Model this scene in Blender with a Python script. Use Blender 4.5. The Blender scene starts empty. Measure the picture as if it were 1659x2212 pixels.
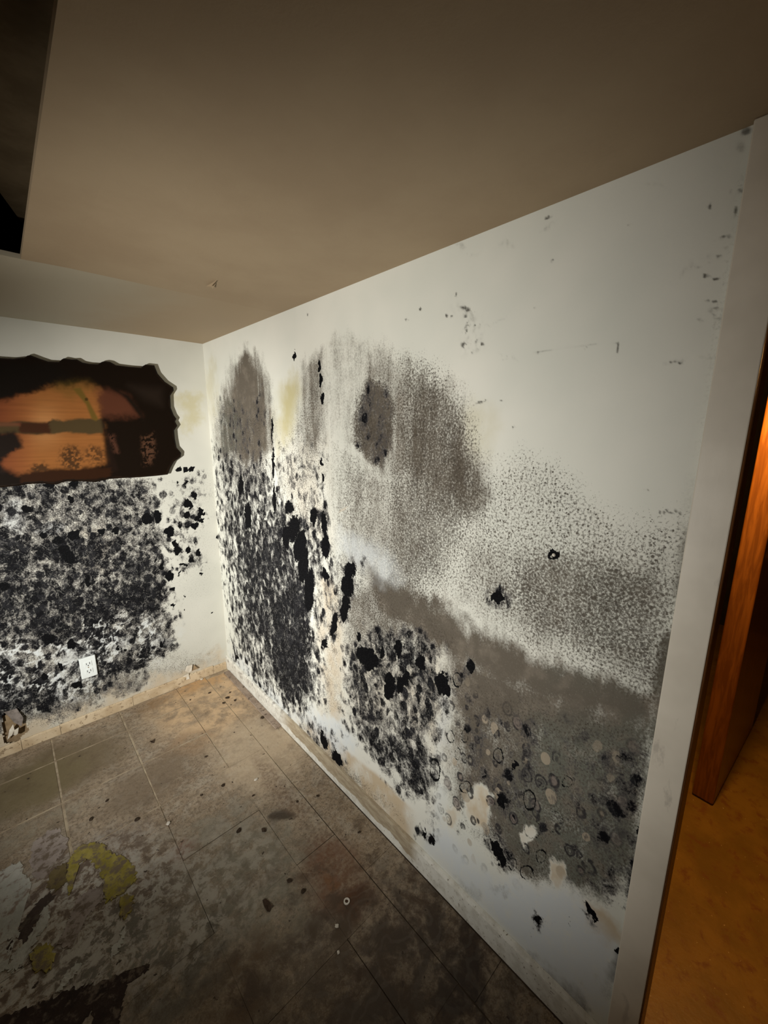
import bpy, bmesh, math, random
import numpy as np
from mathutils import Vector, Matrix

random.seed(7)
RNG = np.random.default_rng(7)
SC = bpy.context.scene
COL = SC.collection

# ------------------------------------------------------------------ camera
FPX, CX, CY = 874.38, 829.5, 1106.0
FW = np.array([0.67007117, 0.7142432, -0.20214171])
RT = np.array([0.73021864, -0.68318133, 0.00663317])
UP = np.array([0.13336175, 0.15205234, 0.97933382])
CAM = np.array([-0.9317, -2.53352, 1.6])
H = 2.0715                                        # ceiling height
cd = bpy.data.cameras.new('camera')
cd.sensor_fit = 'HORIZONTAL'; cd.sensor_width = 36.0; cd.lens = FPX / 1659.0 * 36.0
cd.clip_start = 0.02
cam = bpy.data.objects.new('camera', cd); COL.objects.link(cam)
cam.matrix_world = Matrix(((RT[0], UP[0], -FW[0], CAM[0]), (RT[1], UP[1], -FW[1], CAM[1]),
                           (RT[2], UP[2], -FW[2], CAM[2]), (0, 0, 0, 1)))
SC.camera = cam

# ------------------------------------------------------------------ world, lights, exposure
w = bpy.data.worlds.new('world'); SC.world = w; w.use_nodes = True
w.node_tree.nodes['Background'].inputs[0].default_value = (0.9, 0.8, 0.7, 1)
w.node_tree.nodes['Background'].inputs[1].default_value = 0.0

def aim(o, target):
    d = Vector(target) - o.location
    o.rotation_euler = d.to_track_quat('-Z', 'Y').to_euler()

# the torch held beside the photographer: a wide spill and a hot centre dipped towards the corner
for nm, watts, deg, blend, target in (('torch_spill', 145, 94.0, .86, (-.82, -1.408, 1.163)), ('torch_beam', 268, 80.2, 1.0, (-.03, .134, .80))):
    sd = bpy.data.lights.new(nm, 'SPOT'); sd.energy = watts; sd.color = (1.0, 0.98, 0.93)
    sd.spot_size = math.radians(deg); sd.spot_blend = blend; sd.shadow_soft_size = 0.025
    torch = bpy.data.objects.new(nm, sd); COL.objects.link(torch)
    torch.location = (-1.868, -1.70, 1.144); aim(torch, target)

ld = bpy.data.lights.new('warm_bulb', 'POINT')     # warm bulb just inside the adjoining room
ld.energy = 37; ld.color = (1.0, 0.55, 0.18); ld.shadow_soft_size = 0.04
bulb = bpy.data.objects.new('warm_bulb', ld); COL.objects.link(bulb)
bulb.location = (0.80, -2.405, 1.80)

vs = SC.view_settings
SC.display_settings.display_device = 'sRGB'
vs.view_transform = 'Standard'; vs.look = 'None'; vs.exposure = 0.0; vs.gamma = 1.0
vs.use_curve_mapping = False

# ------------------------------------------------------------------ helpers
def ray(u, v):
    return FW + RT * (u - CX) / FPX + UP * (CY - v) / FPX
def hit(u, v, ax, val):                            # where a sight line meets an axis plane
    d = ray(u, v); return CAM + d * (val - CAM[ax]) / d[ax]
def on_floor(u, v, z=0.0): return hit(u, v, 2, z)
def on_right(u, v, x=0.0): return hit(u, v, 0, x)
def on_back(u, v, y=0.0): return hit(u, v, 1, y)
def proj(P):
    d = P - CAM; z = d @ FW
    return CX + FPX * (d @ RT) / z, CY - FPX * (d @ UP) / z

def vnoise(x, y, seed=0):
    xi = np.floor(x).astype(np.int64); yi = np.floor(y).astype(np.int64)
    fx = x - xi; fy = y - yi
    fx = fx * fx * (3 - 2 * fx); fy = fy * fy * (3 - 2 * fy)
    def h(a, b):
        n = (a * 374761393 + b * 668265263 + seed * 1442695041) & 0x7fffffff
        n = ((n ^ (n >> 13)) * 1274126177) & 0x7fffffff
        return ((n ^ (n >> 16)) & 0xffff) / 65535.0
    return (h(xi, yi) * (1 - fx) + h(xi + 1, yi) * fx) * (1 - fy) + (h(xi, yi + 1) * (1 - fx) + h(xi + 1, yi + 1) * fx) * fy
def fbm(x, y, seed=0, octv=4):
    s = 0; a = 0.5; t = 0
    for k in range(octv):
        s = s + a * vnoise(x * 2 ** k, y * 2 ** k, seed + k * 17); t += a; a *= 0.55
    return s / t

def sstep(x): x = np.clip(x, 0, 1); return x * x * (3 - 2 * x)
def poly(U, V, pts, soft):                         # 1 inside, 0 outside, soft edge
    pts = np.array(pts, float); n = len(pts)
    d2 = np.full(U.shape, 1e18); ins = np.zeros(U.shape, bool)
    for i in range(n):
        a = pts[i]; b = pts[(i + 1) % n]; e = b - a
        t = np.clip(((U - a[0]) * e[0] + (V - a[1]) * e[1]) / max(e @ e, 1e-9), 0, 1)
        d2 = np.minimum(d2, (U - a[0] - t * e[0]) ** 2 + (V - a[1] - t * e[1]) ** 2)
        if a[1] != b[1]:
            c = ((a[1] > V) != (b[1] > V)) & (U < e[0] * (V - a[1]) / e[1] + a[0]); ins ^= c
    d = np.sqrt(d2) * np.where(ins, 1, -1)
    return sstep(d / soft * 0.5 + 0.5)
def ell(U, V, cx, cy, rx, ry, rot=0, soft=0.35):
    c, s = math.cos(math.radians(rot)), math.sin(math.radians(rot))
    x = (U - cx) * c + (V - cy) * s; y = -(U - cx) * s + (V - cy) * c
    r = np.sqrt((x / rx) ** 2 + (y / ry) ** 2)
    return sstep((1 + soft * .5 - r) / soft)

# ---- node material helper
class Mat:
    def __init__(s, name, rough=0.6, spec=0.3):
        s.m = bpy.data.materials.new(name); s.m.use_nodes = True
        s.t = s.m.node_tree; s.b = s.t.nodes['Principled BSDF']
        s.b.inputs['Roughness'].default_value = rough
        s.b.inputs['Specular IOR Level'].default_value = spec
    def n(s, ty, **kw):
        o = s.t.nodes.new(ty)
        for k, v in kw.items(): setattr(o, k, v)
        return o
    def put(s, sock, v):
        if isinstance(v, bpy.types.NodeSocket): s.t.links.new(v, sock)
        elif isinstance(v, (tuple, list)) and sock.type == 'RGBA': sock.default_value = (v[0], v[1], v[2], 1)
        elif isinstance(v, (tuple, list)): sock.default_value = v
        else: sock.default_value = v
    def math(s, op, a, b=0.0, c=None, clamp=False):
        o = s.n('ShaderNodeMath', operation=op, use_clamp=clamp); s.put(o.inputs[0], a); s.put(o.inputs[1], b)
        if c is not None: s.put(o.inputs[2], c)
        return o.outputs[0]
    def mr(s, v, a, b, c=0.0, d=1.0, smooth=True):
        o = s.n('ShaderNodeMapRange', interpolation_type='SMOOTHSTEP' if smooth else 'LINEAR')
        s.put(o.inputs[0], v); s.put(o.inputs[1], a); s.put(o.inputs[2], b); s.put(o.inputs[3], c); s.put(o.inputs[4], d)
        return o.outputs[0]
    def mix(s, f, a, b, mode='MIX'):
        o = s.n('ShaderNodeMix', data_type='RGBA', blend_type=mode)
        s.put(o.inputs[0], f); s.put(o.inputs[6], a); s.put(o.inputs[7], b); return o.outputs[2]
    def pos(s): return s.n('ShaderNodeNewGeometry').outputs['Position']
    def scale(s, v, k):
        o = s.n('ShaderNodeVectorMath', operation='MULTIPLY'); s.put(o.inputs[0], v); s.put(o.inputs[1], k); return o.outputs[0]
    def noise(s, v, sc, det=4, rough=0.6, dist=0.0):
        o = s.n('ShaderNodeTexNoise'); s.put(o.inputs['Vector'], v); o.inputs['Scale'].default_value = sc
        o.inputs['Detail'].default_value = det; o.inputs['Roughness'].default_value = rough
        o.inputs['Distortion'].default_value = dist; return o.outputs[0]
    def vor(s, v, sc, feat='F1', rnd=1.0):
        o = s.n('ShaderNodeTexVoronoi', feature=feat); s.put(o.inputs['Vector'], v); o.inputs['Scale'].default_value = sc
        o.inputs['Randomness'].default_value = rnd; return o
    def attr(s, name):
        o = s.n('ShaderNodeAttribute'); o.attribute_name = name
        p = s.n('ShaderNodeSeparateColor'); s.t.links.new(o.outputs['Color'], p.inputs[0]); return p.outputs
    def warp(s, v, sc, amp):
        o = s.n('ShaderNodeTexNoise'); s.put(o.inputs['Vector'], v); o.inputs['Scale'].default_value = sc
        o.inputs['Detail'].default_value = 3
        a = s.n('ShaderNodeVectorMath', operation='SUBTRACT'); s.put(a.inputs[0], o.outputs['Color']); a.inputs[1].default_value = (.5, .5, .5)
        b = s.scale(a.outputs[0], (amp, amp, amp))
        c = s.n('ShaderNodeVectorMath', operation='ADD'); s.put(c.inputs[0], v); s.put(c.inputs[1], b); return c.outputs[0]
    def color(s, v): s.put(s.b.inputs['Base Color'], v)
    def bump(s, h, st=0.3, d=0.002):
        o = s.n('ShaderNodeBump'); o.inputs['Strength'].default_value = st; o.inputs['Distance'].default_value = d
        s.put(o.inputs['Height'], h); s.put(s.b.inputs['Normal'], o.outputs[0])

def mottled(name, c1, c2, sc=6, rough=0.6, spec=0.3, bump=0.0, c3=None, sc2=60):
    m = Mat(name, rough, spec); p = m.pos()
    c = m.mix(m.mr(m.noise(p, sc, 5), .35, .65), c1, c2)
    if c3: c = m.mix(m.mr(m.noise(p, sc2, 4, .7), .52, .66), c, c3)
    m.color(c)
    if bump: m.bump(m.noise(p, 90, 3), bump, .003)
    return m.m

# ---- objects
def link(name, me, mat=None, parent=None):
    o = bpy.data.objects.new(name, me); COL.objects.link(o)
    if mat: me.materials.append(mat)
    if parent: o.parent = parent
    return o
def from_bm(name, bm, mat=None, parent=None, smooth=False):
    bmesh.ops.recalc_face_normals(bm, faces=bm.faces)
    me = bpy.data.meshes.new(name); bm.to_mesh(me); bm.free()
    if smooth:
        for f in me.polygons: f.use_smooth = True
    return link(name, me, mat, parent)
def add_box(bm, a, b, bev=0.0, seg=1):
    r = bmesh.ops.create_cube(bm, size=1)
    vs_ = r['verts']
    for v in vs_:
        v.co = Vector(((a[i] + b[i]) / 2 + v.co[i] * (b[i] - a[i]) for i in range(3)))
    if bev:
        es = list({e for v in vs_ for e in v.link_edges})
        bmesh.ops.bevel(bm, geom=es, offset=bev, segments=seg, affect='EDGES', profile=.5)
def box(name, a, b, mat, parent=None, bev=0.0, seg=1):
    bm = bmesh.new(); add_box(bm, a, b, bev, seg); return from_bm(name, bm, mat, parent)
def struct(o): o['kind'] = 'structure'; return o
def tag(o, label, cat=None, group=None):
    o['label'] = label
    if cat: o['category'] = cat
    if group: o['group'] = group
    return o
def empty(name, loc=(0, 0, 0)):
    o = bpy.data.objects.new(name, None); COL.objects.link(o); o.location = loc; o.empty_display_size = .1; return o

def grid_wall(name, A, B, P, masks, mat, drop=None):
    """A, B: sorted coordinates along the two wall axes; P(a,b)->xyz arrays; masks: dict of (n,3) arrays"""
    na, nb = A.shape
    pts = P.reshape(-1, 3)
    idx = np.arange(na * nb).reshape(na, nb)
    q = np.stack([idx[:-1, :-1], idx[1:, :-1], idx[1:, 1:], idx[:-1, 1:]], -1).reshape(-1, 4)
    if drop is not None:
        d = drop.reshape(-1); q = q[~d[q].any(1)]
    me = bpy.data.meshes.new(name)
    me.vertices.add(len(pts)); me.vertices.foreach_set('co', pts.astype(np.float32).ravel())
    me.loops.add(q.size); me.loops.foreach_set('vertex_index', q.astype(np.int32).ravel())
    me.polygons.add(len(q)); me.polygons.foreach_set('loop_start', np.arange(0, q.size, 4, dtype=np.int32))
    me.update(calc_edges=True)
    for k, arr in masks.items():
        ca = me.color_attributes.new(k, 'FLOAT_COLOR', 'POINT')
        full = np.ones((len(pts), 4), np.float32); full[:, :3] = arr
        ca.data.foreach_set('color', full.ravel())
    me.validate()
    return link(name, me, mat)

# ------------------------------------------------------------------ mould material (both walls)
def mould_material(name, base, k_scale):
    m = Mat(name, 0.85, 0.06); p = m.pos()
    a = m.attr('m1'); b = m.attr('m2'); c = m.attr('m3')
    K, S, F = a[0], a[1], a[2]; Y, Wh, R = b[0], b[1], b[2]; X, G, C = c[0], c[1], c[2]
    ps = m.scale(p, (1, 1, .72))
    nb = m.noise(ps, k_scale, 9, .74, .5)
    nm = m.noise(ps, 9, 4, .6)
    nf = m.noise(p, 170, 4, .72)
    nff = m.noise(p, 430, 3, .7)
    # clean paint with a faint hand-rolled variation
    col = m.mix(m.mr(m.noise(p, 2.2, 3), .3, .7), *base)
    col = m.mix(m.math('MULTIPLY', C, m.mr(nm, .25, .6)), col, (.50, .40, .27))
    col = m.mix(m.math('MULTIPLY', Y, m.mr(nm, .25, .6)), col, (.44, .38, .17))
    # smooth film
    ff = m.mr(m.math('ADD', m.math('ADD', m.math('MULTIPLY', nf, .6), m.math('ADD', m.math('MULTIPLY', m.noise(ps, 30, 6, .72), .3), m.math('MULTIPLY', m.noise(m.scale(p, (1, 1, .13)), 46, 5, .6), .25))), m.math('MULTIPLY', F, .85)), .69, 1.16)
    ff = m.math('MULTIPLY', ff, m.mr(F, .02, .2))
    film = m.mix(G, (.074, .056, .038), (.090, .094, .072))
    film = m.mix(m.mr(m.noise(p, 14, 4, .65), .45, .72), film, (.135, .108, .080))
    col = m.mix(m.math('MULTIPLY', ff, .93), col, film)
    # fine speckle: random dots plus gritty noise
    v1 = m.vor(m.warp(p, 90, .006), 120); v2 = m.vor(p, 64)
    def dots(v, k0, k1):
        sp = m.n('ShaderNodeSeparateColor'); m.t.links.new(v.outputs['Color'], sp.inputs[0])
        rad = m.math('MULTIPLY', m.math('ADD', S, k0), m.math('MULTIPLY', sp.outputs[0], k1))
        return m.mr(m.math('SUBTRACT', rad, v.outputs['Distance']), -.05, .09)
    d1 = dots(v1, -.1, 1.0); d2 = m.math('MULTIPLY', dots(v2, -.34, .95), .9)
    grit = m.mr(m.math('ADD', nf, m.math('MULTIPLY', S, .42)), .66, .80)
    grit = m.math('MULTIPLY', grit, m.mr(S, .02, .2))
    spk = m.math('MAXIMUM', m.math('MAXIMUM', d1, d2), m.math('MULTIPLY', grit, .85))
    spk = m.math('MULTIPLY', spk, m.mr(S, .03, .18))
    dark = m.mix(m.mr(nm, .4, .6), (.060, .049, .037), (.092, .078, .060))
    dark = m.mix(m.math('MULTIPLY', d2, .8), dark, (.030, .025, .020))
    col = m.mix(m.math('MULTIPLY', spk, .88), col, dark)
    # pale flecks where the film has not taken
    fl = m.mr(m.noise(p, 230, 4, .75), .57, .67)
    fl = m.math('MULTIPLY', fl, m.math('MULTIPLY', m.mr(m.math('ADD', F, S), .1, .5), m.mr(F, .3, .9, .5, .16)))
    col = m.mix(fl, col, (.44, .40, .35))
    # whitewash smears
    col = m.mix(m.math('MULTIPLY', Wh, m.mr(m.math('ADD', nb, m.math('MULTIPLY', nf, .35)), .45, .72, .35, 1.0)), col, (.60, .63, .63))
    # rings (old colonies)
    vr = m.vor(m.warp(ps, 30, .011), 27, rnd=.95); sr = m.n('ShaderNodeSeparateColor'); m.t.links.new(vr.outputs['Color'], sr.inputs[0])
    rr = m.math('ADD', m.math('MULTIPLY', sr.outputs[1], .25), .22)
    ring = m.mr(m.math('ABSOLUTE', m.math('SUBTRACT', vr.outputs['Distance'], rr)), .035, .10, 1, 0)
    ring = m.math('MAXIMUM', ring, m.math('MULTIPLY', m.mr(m.math('ABSOLUTE', m.math('SUBTRACT', vr.outputs['Distance'], m.math('MULTIPLY', rr, .55))), .02, .07, 1, 0), .7))
    ring = m.math('MULTIPLY', ring, m.mr(m.noise(p, 60, 3), .34, .50))
    ring = m.math('MULTIPLY', m.math('MULTIPLY', ring, R), m.mr(sr.outputs[0], .22, .32))
    fillr = m.math('MULTIPLY', m.mr(m.math('SUBTRACT', vr.outputs['Distance'], rr), -.06, 0, 1, 0), m.math('MULTIPLY', m.mr(sr.outputs[2], .6, .7), m.math('MULTIPLY', R, .75)))
    col = m.mix(fillr, col, m.mix(m.mr(sr.outputs[0], .4, .6), (.36, .30, .22), (.20, .16, .14)))
    col = m.mix(m.math('MULTIPLY', ring, .9), col, (.022, .02, .022))
    mk = m.attr('m4')
    col = m.mix(m.math('MULTIPLY', mk[0], m.mr(m.math('ADD', nf, mk[0]), .55, 1.0, .35, 1.0)), col, (.055, .050, .040))
    # black mould: clotted blobs, thinner grey in their gaps
    vb = m.vor(m.warp(ps, 40, .02), 40); sb = m.n('ShaderNodeSeparateColor'); m.t.links.new(vb.outputs['Color'], sb.inputs[0])
    field = m.math('ADD', nb, m.math('MULTIPLY', m.math('SUBTRACT', sb.outputs[0], .5), .12))
    field = m.math('ADD', field, m.math('MULTIPLY', m.math('SUBTRACT', .35, vb.outputs['Distance']), .05))
    field = m.math('ADD', field, m.math('MULTIPLY', m.math('SUBTRACT', nf, .5), .34))
    field = m.math('ADD', field, m.math('MULTIPLY', m.math('SUBTRACT', m.noise(m.scale(p, (1, 1, .5)), 8, 3, .5), .5), .36))
    vc = m.vor(m.warp(ps, 34, .012), 25); sc_ = m.n('ShaderNodeSeparateColor'); m.t.links.new(vc.outputs['Color'], sc_.inputs[0])
    disc = m.math('MULTIPLY', m.mr(vc.outputs['Distance'], .26, .46, 1, 0), m.mr(sc_.outputs[0], .42, .5))
    field = m.math('ADD', m.math('SUBTRACT', field, .025), m.math('MULTIPLY', disc, .15))
    kf = m.math('ADD', field, m.math('MULTIPLY', K, .58))
    grey = m.math('MULTIPLY', m.mr(kf, .57, .72), m.mr(K, .03, .2))
    blk = m.math('MULTIPLY', m.mr(kf, .69, .80), m.mr(K, .03, .2))
    col = m.mix(m.math('MULTIPLY', grey, .76), col, (.068, .062, .060))
    col = m.mix(m.math('MULTIPLY', blk, .985), col, m.mix(m.math('MULTIPLY', m.mr(sb.outputs[1], .45, .95), m.mr(nf, .35, .6)), (.0040, .0040, .0052), (.019, .019, .021)))
    fil = m.math('MULTIPLY', m.mr(m.math('ABSOLUTE', m.math('SUBTRACT', m.noise(m.warp(ps, 60, .01), 52, 5, .62), .5)), .0, .026, 1, 0), m.mr(m.noise(p, 26, 4, .7), .46, .60))
    fil = m.math('MAXIMUM', fil, m.math('MULTIPLY', m.mr(m.noise(p, 210, 4, .75), .60, .68), .8))
    col = m.mix(m.math('MULTIPLY', fil, m.math('MULTIPLY', m.mr(K, .1, .4), .44)), col, (.40, .385, .355))
    xx = m.mr(m.math('ADD', X, m.math('MULTIPLY', m.math('SUBTRACT', nf, .5), .9)), .42, .58)
    col = m.mix(xx, col, m.mix(m.mr(nf, .5, .7), (.0035, .0035, .004), (.014, .014, .015)))
    m.color(col)
    h = m.math('ADD', m.math('MULTIPLY', blk, .5), m.math('MULTIPLY', nff, .35))
    m.bump(h, .25, .0016)
    return m.m

# ================================================================== SETTING
# ---- right wall ------------------------------------------------------
STEP = 0.0036
ya = np.arange(-2.436, 0.0001, STEP); za = np.arange(0, H + .001, STEP); ya[-1] = 0; za[-1] = H
Yg, Zg = np.meshgrid(ya, za, indexing='ij')
Pw = np.stack([np.zeros_like(Yg), Yg, Zg], -1)
U, V = proj(Pw.reshape(-1, 3))
n1 = fbm(Yg.ravel() * 9, Zg.ravel() * 7, 3) - .5; n2 = fbm(Yg.ravel() * 9, Zg.ravel() * 7, 91) - .5
n3 = fbm(Yg.ravel() * 40, Zg.ravel() * 30, 5) - .5; n4 = fbm(Yg.ravel() * 40, Zg.ravel() * 30, 55) - .5
stretch = np.clip((U - 430) / 700, .35, 1.0)
n5 = fbm(Yg.ravel() * 120, Zg.ravel() * 90, 8) - .5; n6 = fbm(Yg.ravel() * 120, Zg.ravel() * 90, 58) - .5
streak = fbm(Yg.ravel() * 34, Zg.ravel() * 4.5, 23)
Uw = U + (n1 * 40 + n3 * 26) * stretch; Vw = V + n2 * 50 + n4 * 34
Ux = U + (n3 * 16 + n5 * 15) * stretch; Vx = V + n4 * 18 + n6 * 16
Z = lambda: np.zeros(U.shape)
K, S, F, Yl, Wh, R, X, G, C = (Z() for _ in range(9))
Mk = Z()
def mx(a, b): np.maximum(a, b, out=a)
# black clots
mx(K, .44 * poly(Uw, Vw, [(466, 965), (520, 990), (585, 1000), (600, 1060), (640, 1095), (700, 1105), (712, 1210), (694, 1260), (688, 1400), (688, 1500), (678, 1550), (640, 1545), (560, 1480), (505, 1420), (488, 1300), (476, 1150)], 34))
mx(K, .60 * poly(Uw, Vw, [(600, 1120), (650, 1180), (678, 1280), (684, 1400), (682, 1530), (630, 1520), (560, 1450), (515, 1340), (496, 1200), (500, 1120)], 50))
mx(K, .76 * poly(Uw, Vw, [(560, 1300), (640, 1200), (684, 1300), (684, 1530), (620, 1510), (560, 1440)], 50))
mx(K, .20 * poly(Uw, Vw, [(470, 860), (580, 830), (596, 1040), (470, 1040)], 40))
mx(K, .26 * poly(Uw, Vw, [(600, 960), (705, 960), (712, 1250), (600, 1150)], 40))
mx(K, .46 * poly(Uw, Vw, [(735, 1385), (780, 1360), (900, 1365), (955, 1420), (985, 1470), (950, 1560), (945, 1690), (920, 1740), (870, 1710), (790, 1630), (745, 1560), (738, 1450)], 34))
mx(K, .54 * poly(Uw, Vw, [(790, 1560), (860, 1560), (930, 1640), (920, 1720), (860, 1690), (790, 1620)], 40))
mx(K, .30 * poly(Uw, Vw, [(560, 1500), (690, 1560), (740, 1590), (700, 1650), (600, 1560)], 25))
mx(K, .27 * poly(Uw, Vw, [(850, 1380), (1010, 1420), (1010, 1520), (900, 1500)], 40))
mx(K, .30 * poly(Uw, Vw, [(690, 1200), (735, 1200), (740, 1330), (690, 1300)], 20))
mx(K, .20 * poly(Uw, Vw, [(950, 1480), (1430, 1600), (1400, 1900), (1250, 1900), (1000, 1740)], 70))
mx(K, .33 * poly(Uw, Vw, [(1060, 1620), (1160, 1640), (1180, 1780), (1080, 1760)], 40))
mx(K, .28 * poly(Uw, Vw, [(1270, 1600), (1420, 1600), (1400, 1760), (1300, 1740)], 50))
mx(K, .30 * poly(Uw, Vw, [(930, 1760), (960, 1790), (940, 1830), (905, 1790)], 18))
mx(K, .33 * poly(Uw, Vw, [(1270, 1900), (1385, 1860), (1370, 1990), (1330, 1960)], 25))
# speckle
mx(S, .46 * poly(Uw, Vw, [(1060, 1000), (1130, 965), (1200, 985), (1330, 1105), (1490, 1110), (1450, 1500), (1420, 1560), (1100, 1390), (960, 1270), (930, 1120)], 60))
mx(S, .60 * poly(Uw, Vw, [(1090, 1190), (1250, 1130), (1490, 1230), (1450, 1520), (1150, 1400), (980, 1270)], 80))
mx(S, .26 * poly(Uw, Vw, [(1060, 975), (1150, 955), (1230, 1000), (1340, 1085), (1490, 1080), (1480, 1200), (1080, 1150)], 40))
mx(S, .66 * poly(Uw, Vw, [(860, 770), (960, 790), (1040, 930), (1055, 1080), (980, 1280), (800, 1300), (840, 1000)], 60))
mx(S, .40 * poly(Uw, Vw, [(712, 960), (830, 1010), (960, 1050), (960, 1230), (830, 1290), (712, 1280)], 40))
mx(S, .34 * poly(Uw, Vw, [(800, 740), (880, 770), (960, 1000), (820, 1050)], 50))
mx(S, .50 * poly(Uw, Vw, [(700, 1240), (960, 1260), (1000, 1420), (750, 1420)], 40))
mx(S, .40 * poly(Uw, Vw, [(596, 980), (650, 850), (670, 770), (703, 770), (706, 1200), (600, 1130)], 25))
mx(S, .35 * poly(Uw, Vw, [(690, 1280), (745, 1300), (745, 1560), (690, 1540)], 20))
mx(S, .42 * poly(Uw, Vw, [(960, 1440), (1430, 1570), (1400, 1900), (1280, 1950), (1100, 1910), (980, 1780)], 60))
mx(S, .58 * poly(Uw, Vw, [(470, 860), (585, 880), (590, 1050), (470, 1050)], 30))
mx(S, .5 * poly(Uw, Vw, [(560, 1490), (640, 1560), (740, 1640), (900, 1770), (850, 1760), (700, 1670), (600, 1570)], 22))
mx(F, .42 * poly(Uw, Vw, [(600, 1540), (690, 1600), (780, 1690), (760, 1700), (660, 1620)], 22))
# smooth film
mx(F, .86 * poly(Uw, Vw, [(474, 880), (492, 830), (505, 785), (528, 758), (552, 768), (578, 810), (590, 880), (590, 960), (560, 1000), (470, 985)], 34))
mx(F, .28 * poly(Uw, Vw, [(466, 980), (590, 980), (600, 1110), (470, 1110)], 30))
mx(F, .54 * poly(Uw, Vw, [(655, 780), (670, 758), (704, 758), (706, 960), (650, 1000), (636, 930)], 34))
mx(F, .22 * poly(Uw, Vw, [(598, 1000), (650, 950), (705, 900), (708, 1150), (600, 1120)], 25))
mx(F, .34 * poly(Uw, Vw, [(704, 760), (712, 738), (760, 715), (830, 745), (860, 790), (860, 900), (770, 960), (706, 960)], 36))
mx(F, .50 * poly(Uw, Vw, [(760, 745), (830, 748), (900, 790), (990, 820), (1030, 920), (1045, 1060), (960, 1120), (830, 1040), (800, 900)], 60))
mx(K, .36 * poly(Uw, Vw, [(797, 815), (830, 835), (850, 890), (845, 950), (830, 1010), (800, 985), (768, 955), (772, 890)], 20))
mx(S, .7 * poly(Uw, Vw, [(797, 800), (840, 830), (865, 890), (850, 960), (830, 1020), (790, 990), (755, 955), (765, 880)], 20))
mx(F, .92 * poly(Uw, Vw, [(797, 805), (830, 830), (855, 890), (848, 950), (832, 1020), (800, 990), (762, 955), (768, 890)], 46))
mx(F, .60 * poly(Uw, Vw, [(850, 880), (930, 880), (1050, 960), (1050, 1080), (960, 1120), (850, 1010)], 60))
mx(F, .70 * ell(Uw, Vw, 1005, 1040, 52, 90, 0, 1.5))
mx(F, .50 * ell(Uw, Vw, 975, 990, 80, 60, 0, 1.2))
mx(F, .42 * poly(Uw, Vw, [(712, 960), (960, 1040), (960, 1240), (712, 1260)], 60))
mx(F, .92 * poly(Uw, Vw, [(790, 1225), (900, 1270), (1000, 1330), (1100, 1385), (1250, 1445), (1425, 1505), (1425, 1600), (1250, 1550), (1080, 1480), (950, 1410), (820, 1330)], 55))
mx(F, .42 * poly(Uw, Vw, [(1000, 1150), (1480, 1180), (1440, 1520), (1100, 1400), (960, 1290)], 90))
mx(F, .82 * poly(Uw, Vw, [(960, 1390), (1420, 1560), (1410, 1700), (1200, 1640), (1000, 1560)], 60))
mx(F, .74 * poly(Uw, Vw, [(960, 1450), (1420, 1590), (1395, 1880), (1300, 1940), (1100, 1900), (970, 1700)], 60))
mx(F, .50 * poly(Uw, Vw, [(720, 1260), (960, 1290), (960, 1400), (750, 1400)], 40))
mx(F, .30 * poly(Uw, Vw, [(690, 1500), (960, 1480), (960, 1720), (880, 1720)], 60))
tx, ty = 1605 - .1623 * (V - 407), V           # dirt against the casing
for (v0, v1, wd, st) in ((330, 1040, 40, .20), (1080, 1330, 45, .45), (1330, 1640, 55, .72)):
    mx(F, st * sstep(1 - (tx - U) / wd * (1 + n1)) * sstep((V - v0) / 60) * sstep((v1 - V) / 60))
# greenish grey tint, lower right and left film
mx(G, .9 * poly(Uw, Vw, [(1150, 1560), (1430, 1570), (1400, 1960), (1200, 1950), (1080, 1800)], 70))
mx(G, .8 * ell(Uw, Vw, 495, 930, 25, 60, 0, 1))
mx(G, .5 * poly(Uw, Vw, [(1240, 1080), (1490, 1090), (1440, 1540), (1200, 1440)], 90))
# yellow seep and cream paper
mx(Yl, .8 * poly(Uw, Vw, [(612, 830), (640, 800), (650, 830), (622, 960), (608, 985), (598, 900)], 20))
mx(Yl, .35 * ell(Uw, Vw, 460, 840, 14, 60, 0, 1)); mx(Yl, .30 * ell(Uw, Vw, 1040, 930, 40, 60, 0, 1))
mx(C, .75 * poly(Uw, Vw, [(692, 1230), (735, 1260), (742, 1400), (738, 1560), (700, 1560), (690, 1400)], 20))
mx(C, .55 * poly(Uw, Vw, [(860, 1500), (950, 1520), (960, 1640), (900, 1600), (840, 1560)], 40))
mx(C, .40 * poly(Uw, Vw, [(740, 1380), (960, 1400), (960, 1560), (760, 1560)], 60))
mx(C, .30 * poly(Uw, Vw, [(600, 990), (705, 960), (710, 1200), (640, 1150)], 30))
zz = Pw.reshape(-1, 3)[:, 2]; yy = Pw.reshape(-1, 3)[:, 1]
mx(C, .95 * sstep((.235 + n1 * .06 - zz) / .03) * sstep((-.86 - yy + n2 * .1) / .12) * sstep((yy + 1.74) / .08))
mx(C, .95 * ell(Uw, Vw, 1035, 1745, 26, 48, -8, .4)); mx(C, .9 * ell(Uw, Vw, 1212, 1890, 15, 28, -10, .5))
mx(C, .9 * ell(Uw, Vw, 1305, 1995, 30, 50, -35, .5)); mx(C, .7 * ell(Uw, Vw, 980, 1752, 15, 22, 0, .6))
mx(C, .6 * ell(Uw, Vw, 1135, 1800, 16, 20, 0, .6))
for e in ((1035, 1745, 30, 52, -8), (1212, 1890, 17, 30, -10), (1305, 1995, 32, 54, -35), (980, 1752, 17, 24, 0), (1135, 1800, 18, 22, 0)):
    cut = 1 - .92 * ell(Uw, Vw, *e, .5); F *= cut; S *= cut; K *= cut
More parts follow.
